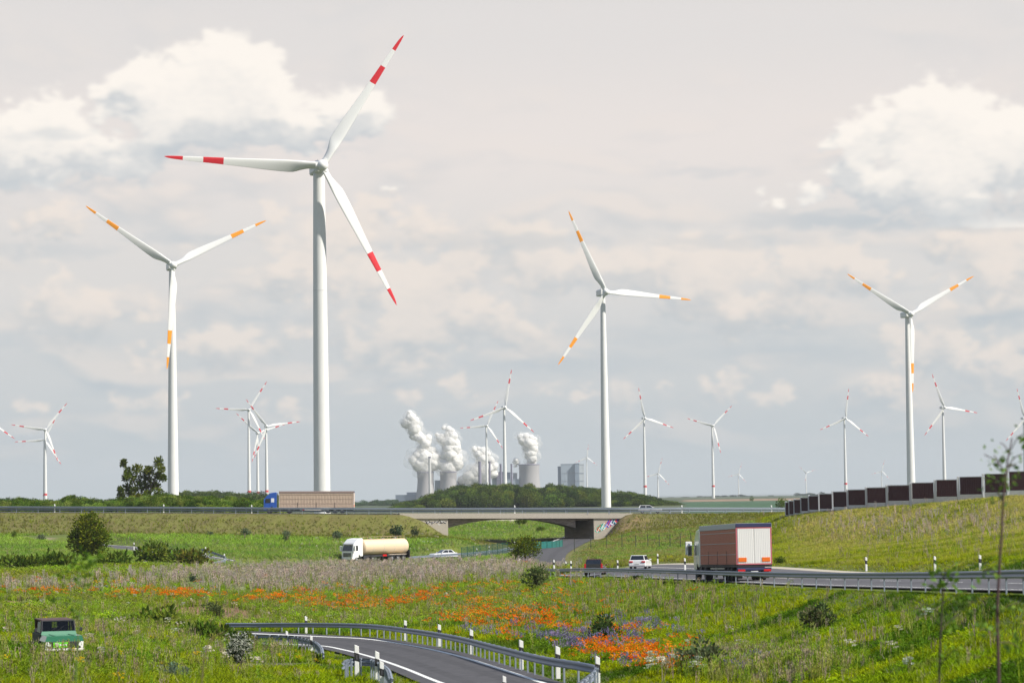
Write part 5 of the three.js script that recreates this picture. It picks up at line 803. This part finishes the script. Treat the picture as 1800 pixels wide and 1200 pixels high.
const TUFT = tuftGeometry(1, { blades: 17, w: .030, fan: .42 }), TUFT2 = tuftGeometry(2, { blades: 13, w: .05, fan: .7 }), DRY = tuftGeometry(3, { blades: 8, w: .022, fan: .22, heads: 8, headR: .035 }), WEED = crownSoup(4, { clumps: 7, leaves: 12, rx: .42, ry: .38, rz: .42, leaf: .22, spread: .2, hollow: 0, colors: [[1, 1, 1]] })[0].translate(0, .45, 0); WEED.deleteAttribute('color');
const FLOWER = flowerGeometry(5, { n: 12, R: .42, petal: .075 }), SPIKE = flowerGeometry(6, { n: 10, R: .42, petal: .06, spike: true }), UMBEL = flowerGeometry(7, { n: 9, R: .3, petal: .09 });
const SUPPRESS = (px, py) => Math.max(blob(px, py, 470, 1171, 125, 7), 0) > .2;
{
  const r = rng(2024), grass = [], broad = [], weeds = [], dry = [];
  const Y = [.345, .40, .006], G = [.19, .31, .010], K = [.075, .15, .010], L = [.25, .41, .020], T = [.54, .45, .18], B = [.205, .20, .045], O = [.245, .29, .018];
  const N = 510000;
  for (let i = 0; i < N; i++) {
    const beyond = i > 502000, px = beyond ? lerp(770, 1040, r()) : lerp(-160, 2040, r()), d = beyond ? lerp(475, 574, r()) : lerp(48, 475, Math.pow(r(), 1.12)), t = at(px, 1000, d), x = t.x, z = t.z, y = ground(x, z), s0 = toPx(V(x, y, z)), py = s0[1], q1 = r(), q2 = r(), q3 = r();
    if (py > 1215 || onRoad(x, z, q1 * .8 + .35)) continue;
    const a = fbm2(x * .045 + 7, z * .045, 3), b = fbm2(x * .22 + 70, z * .14, 3), c = noise2(x * .9, z * .6);
    let col, h = .34, kind = 0;
    const skew = fbm2((x + z * .55) * .09 + 31, (z * .25 - x * .1) * .06, 3);                   // mown streaks running along the banks
    const bank = px > 985 && d < 262, hill = px > 1330 && d > 165, emb = d > 449 && !beyond, mead = !bank && !hill && d > 178 && d < 315;
    if (emb) { col = g3(B, O, clamp(.45 + 1.2 * b + .5 * c)); h = .26; if (px > 980) col = g3(col, [.23, .22, .045], .5); if (c > .45) col = g3(col, K, .6); }
    else if (hill) { col = g3(Y, O, clamp(.4 + a + b)); const dryK = clamp((smooth(1000, 925, py + .05 * (px - 1600)) * .75 + .9 * skew) * smooth(1340, 1420, px)); col = g3(col, T, dryK * (.3 + .5 * q2)); if (skew < -.24 && c > 0) col = g3(col, K, .5); h = .30; }
    else if (bank) { col = g3(Y, G, clamp(.38 + 1.1 * a + .9 * b)); if (skew < -.16) { col = g3(col, K, clamp((-.16 - skew) * 6)); h = .5; if (q3 < .3) kind = 2; } else if (b > .36) col = g3(col, T, .25); h = Math.min(h, .40) * .8; }
    else if (mead) { col = g3(O, L, clamp(.4 + 1.1 * a + .8 * b)); if (c > .35) col = g3(col, [.20, .15, .13], .55); h = .5; if (q3 < .12) kind = 2; }
    else if (d >= 315) { col = g3([.20, .36, .045], [.32, .42, .09], clamp(.5 + 1.6 * a + 1.2 * b)); if (c > .5) col = g3(col, [.42, .42, .26], .5); if (py < 958 && px < 760) col = g3(col, [.32, .50, .07], .7); h = .34; }
    else { col = g3(G, Y, clamp(.42 + 1.2 * a + .9 * b)); if (a < -.15) { col = g3(col, [.075, .15, .018], .7); if (q3 < .4) kind = 2; } h = .42; if (px < 520 && py > 1165) { col = g3(col, O, .5); h = .34; } }
    if (px > 1000 && d > 255 && d < 449 && px < 1340) { const dr = clamp(.5 + 1.4 * b + .5 * a); col = g3(col, g3(B, [.34, .22, .12], q2), dr * .75); h = .3; }
    const soil = Math.max(blob(px, py, 345, 1078, 120, 13), blob(px, py, 420, 1088, 80, 8), .7 * blob(px, py, 30, 1061, 130, 6), blob(px, py, 470, 1172, 125, 8)); if (soil > .25 * q2 + .08) continue;
    if (blob(px, py, 106, 1176, 80, 38) > .05 && d < 104 && d > 92 && q3 < .93) continue;
    if (blob(px, py, 645, 1196, 62, 26) > 0 && d < 112 && q3 < .6) continue;
    const near = onRoad(x, z, 2.2) ? .42 : onRoad(x, z, 3.8) ? .68 : 1; if (near < 1) { h *= near; kind = 0; }
    const sz = h * (.65 + .7 * q2) * (1 + d / 900) * (d < 260 ? .82 : 1), row = [x, y - .03, z, sz * 1.25, sz, q3 * 6.28, vary(q1 > .955 && kind !== 2 ? g3(col, [.36, .28, .24], .6) : col.map((v, k) => v * [1.1, 1.14, .95][k]), r, .36), (q1 - .5) * .3];
    (kind === 2 ? weeds : q2 < .68 ? grass : broad).push(row);
  }
  mass('grass', 'fine green meadow grass over banks and verges', TUFT, grass); mass('grass_001', 'broad bladed green grass over banks and verges', TUFT2, broad); mass('weeds', 'leafy dark weeds among the grass', WEED, weeds);
  used.set('grass', 2);
  // strewn plants, surveyed in patches
  const strew = (n, patches, make) => { const out = []; const area = patches.reduce((s, p) => s + p[2] * p[3] * (p[4] || 1), 0); for (const [x, y, rx, ry, k = 1] of patches) { const m = Math.round(n * rx * ry * k / area); for (let i = 0; i < m; i++) { const a = r() * 6.283, q = Math.min(2.1, Math.sqrt(-1.1 * Math.log(1 - r() * .98))); const p = hit(x + Math.cos(a) * rx * q, y + Math.sin(a) * ry * q); if (p && !onRoad(p.x, p.z, 3.2)) out.push(make(p, r)); } } return out; };
  const pink = [[.50, .40, .36], [.46, .38, .36], [.34, .34, .18], [.54, .45, .36]];
  mass('dry_grass', 'tall pinkish dry grass along the crest of the meadow', DRY, strew(4600, [[740, 1008, 190, 12, 1.5], [560, 1012, 150, 12], [430, 1018, 110, 10, .8], [300, 1022, 110, 8, .6], [880, 1008, 90, 12, .8], [640, 1022, 200, 10, .8], [80, 1038, 110, 7, .6], [480, 1038, 160, 10, .5], [1620, 925, 160, 22, .25]], (p, r) => { const s = .75 + .55 * r(); return [p.x, p.y, p.z, s, s, r() * 6.3, vary(pink[Math.floor(r() * 4)], r, .2), (r() - .5) * .2]; }));
  const stalk = [[.26, .36, .03], [.34, .36, .09], [.20, .33, .025], [.38, .31, .22]];
  mass('dry_grass_001', 'thin seeding stalks standing above the meadow grass', DRY, strew(9000, [[1400, 1110, 420, 60, .10], [250, 1130, 300, 50, .7], [700, 1060, 380, 36, .8], [1330, 1180, 110, 20, 2.2], [1120, 1050, 120, 24, .7], [460, 1150, 100, 12, .8], [1600, 950, 180, 30, .4], [400, 960, 340, 18, .3]], (p, r) => { const s = (.5 + .45 * r()) * (-p.z < 130 ? .8 : 1); return [p.x, p.y, p.z, s, s, r() * 6.3, vary(stalk[Math.floor(r() * 4)], r, .25), (r() - .5) * .3]; }));
  const orange = [[.86, .20, .008], [.88, .27, .012], [.80, .13, .010], [.86, .34, .02]];
  const OP = [[45, 1030, 40, 5, .3], [70, 1048, 42, 6, .8], [212, 1034, 26, 5, .9], [165, 1044, 40, 6, .4], [262, 1051, 64, 6, 1.6], [322, 1051, 30, 6, 1.6], [372, 1054, 22, 4, .8], [455, 1059, 30, 7, 1.5], [520, 1057, 34, 6, 1.5], [558, 1067, 34, 6, 1.4], [628, 1062, 40, 8], [602, 1076, 50, 6, .9], [700, 1070, 44, 8], [742, 1056, 38, 8], [800, 1040, 32, 4, .7], [882, 1040, 28, 7, .8], [850, 1070, 44, 8, .6], [862, 1086, 62, 8, .9], [830, 1100, 44, 8], [902, 1110, 52, 5], [940, 1100, 44, 8, .8], [1000, 1114, 28, 7], [894, 1130, 20, 7, .9], [1104, 1121, 46, 5, 1.1], [1092, 1150, 66, 7, 1.0], [1104, 1166, 64, 8, 1.1], [1150, 1182, 40, 7], [1036, 1152, 40, 4, .8], [920, 993, 34, 5, .5], [1110, 1066, 26, 5, .3], [1190, 1184, 40, 8, .3], [700, 1046, 260, 16, .10], [960, 1080, 120, 30, .14]];
  mass('orange_flowers', 'orange poppies in drifts across the meadow', FLOWER, strew(1150, OP, (p, r) => { const s = .45 + .5 * r(); return [p.x, p.y + .04, p.z, s * (-p.z > 160 ? 1.1 : .8), s * (-p.z > 160 ? 1.1 : .95), r() * 6.3, vary(orange[Math.floor(r() * 4)], r, .15)]; }));
  const violet = [[.22, .19, .36], [.18, .16, .33], [.26, .21, .34], [.20, .19, .32]];
  mass('violet_flowers', 'violet flowers between the orange drifts', SPIKE, strew(220, [[880, 1119, 60, 10], [962, 1132, 62, 12, 1.2], [1040, 1128, 54, 14], [1112, 1108, 50, 12, 1.3], [1004, 1152, 54, 8], [1120, 1146, 52, 10], [1192, 1122, 30, 8, .7], [1080, 1178, 60, 8, .8], [640, 1040, 220, 12, .15], [300, 1036, 200, 8, .25], [60, 1036, 70, 8, .4], [1330, 1180, 60, 20, .3], [860, 1050, 120, 12, .15]], (p, r) => { const s = .55 + .4 * r(); return [p.x, p.y + .05, p.z, s, s, r() * 6.3, vary(violet[Math.floor(r() * 4)], r, .2)]; }));
  mass('white_flowers', 'small white and cream flowers scattered in the grass', UMBEL, strew(170, [[690, 958, 110, 14, 1], [800, 945, 70, 12, 1], [560, 965, 60, 12, .6], [1250, 1150, 40, 30, .2], [1600, 1160, 60, 30, .1], [420, 1050, 300, 40, .12], [300, 1130, 250, 50, .12], [1180, 1190, 60, 12, .7]], (p, r) => { const s = .5 + .5 * r(); return [p.x, p.y + .05, p.z, s, s, r() * 6.3, vary([.60, .60, .48], r, .2)]; }));
  mass('yellow_flowers', 'small yellow flowers scattered in the grass', UMBEL, strew(90, [[300, 1140, 260, 40, .5], [930, 1050, 90, 30, 1], [1180, 960, 120, 20, .6], [500, 1150, 60, 12, .8]], (p, r) => { const s = .38 + .3 * r(); return [p.x, p.y + .05, p.z, s, s, r() * 6.3, vary([.60, .46, .02], r, .2)]; }));
}

// ---------------------------------------------------------------- out of focus saplings close to the lens
function sapling(label, d, stemPts, twigs, col, leafSize, seed, barkMat = BARK_DARK) {
  const base = at(stemPts[0][0], stemPts[0][1], d); base.y = ground(base.x, base.z) - .05; const o = thing('sapling', label, 'sapling', base, 0, undefined), r = rng(seed), rel = ([x, y]) => at(x, y, d).sub(base), pts = [V(0, 0, 0), ...stemPts.map(rel)], c = new THREE.CatmullRomCurve3(pts), n = 40, g = [];
  for (let i = 0; i < n; i++) { const a = c.getPoint(i / n), b = c.getPoint((i + 1) / n), k = stemPts[0][2] || .026; g.push(bar(a, b, k * (1 - .72 * i / n), 7, k * (1 - .72 * (i + 1) / n))); }
  const s = new Soup();
  for (const [x, y, tx, ty, m] of twigs) { const a = rel([x, y]), b = rel([tx, ty]).add(V(0, 0, (r() - .5) * .5)); g.push(tube([a, a.clone().lerp(b, .55).add(V(0, .03, 0)), b], .0055, 8, 5)); for (let k = 0; k < m * 2; k++) { const q = a.clone().lerp(b, .25 + .8 * r()).add(V(r() - .5, r() - .5, r() - .5).multiplyScalar(.17)); leafInto(s, q, V(r() - .5, r() * .7 - .2, r() - .5), leafSize * (.6 + .7 * r()), r, vary(col[Math.floor(r() * col.length)], r, .2), .55); } }
  part(o, 'trunk', g, barkMat); part(o, 'foliage', s.build(), LEAF_VC); return o;
}
const FRESH = [[.13, .24, .03], [.17, .28, .04], [.10, .19, .03]], DEEP = [[.10, .19, .05], [.13, .23, .05], [.18, .29, .05]];
sapling('thin bare sapling trunk in front of the grassy slope, left of the taller one', 30, [[1652, 1240, .019], [1652, 1180], [1655, 1100], [1659, 1040], [1662, 1000]], [[1658, 1046, 1640, 1024, 7], [1659, 1035, 1672, 1010, 8], [1660, 1020, 1650, 1000, 7], [1654, 1110, 1692, 1082, 9], [1652, 1170, 1680, 1140, 4], [1655, 1100, 1622, 1074, 6], [1656, 1080, 1600, 1052, 6], [1658, 1060, 1700, 1040, 6]], FRESH, .095, 71);
sapling('tall thin sapling with a purplish trunk at the right edge, crown above the noise wall', 27, [[1757, 1240, .023], [1756, 1160], [1754, 1080], [1757, 1010], [1762, 930], [1765, 870], [1772, 810], [1780, 770]], [[1764, 880, 1742, 852, 6], [1766, 860, 1750, 838, 5], [1768, 840, 1745, 800, 5], [1768, 835, 1790, 815, 4], [1772, 820, 1798, 798, 4], [1776, 800, 1760, 778, 3], [1778, 790, 1792, 764, 4], [1765, 865, 1792, 846, 4], [1757, 1010, 1730, 1003, 9], [1755, 1050, 1700, 1065, 7], [1754, 1080, 1790, 1060, 6], [1755, 1120, 1716, 1104, 9], [1756, 1130, 1800, 1140, 5], [1770, 830, 1738, 798, 4]], DEEP, .078, 72, mat(.085, .045, .05, .9));
sapling('out of focus bright green shoot in front of the left meadow', 29, [[128, 1300, .012], [132, 1200], [138, 1100], [146, 1040], [152, 990]], [[150, 1000, 132, 990, 9], [150, 1005, 166, 982, 10], [148, 1015, 104, 1006, 10], [146, 1030, 158, 1006, 8], [142, 1060, 100, 1050, 3], [140, 1090, 128, 1068, 5], [150, 995, 145, 978, 8]], FRESH, .075, 73, mat(.10, .16, .04, .9));
sapling('out of focus brownish stem at the bottom left, left of the ramp', 30, [[352, 1270, .014], [354, 1200], [360, 1150], [372, 1120], [382, 1104]], [[356, 1180, 340, 1160, 3], [366, 1132, 392, 1112, 4]], [[.16, .16, .03]], .05, 74, mat(.14, .12, .04, .9));
renderer.render(scene, camera);
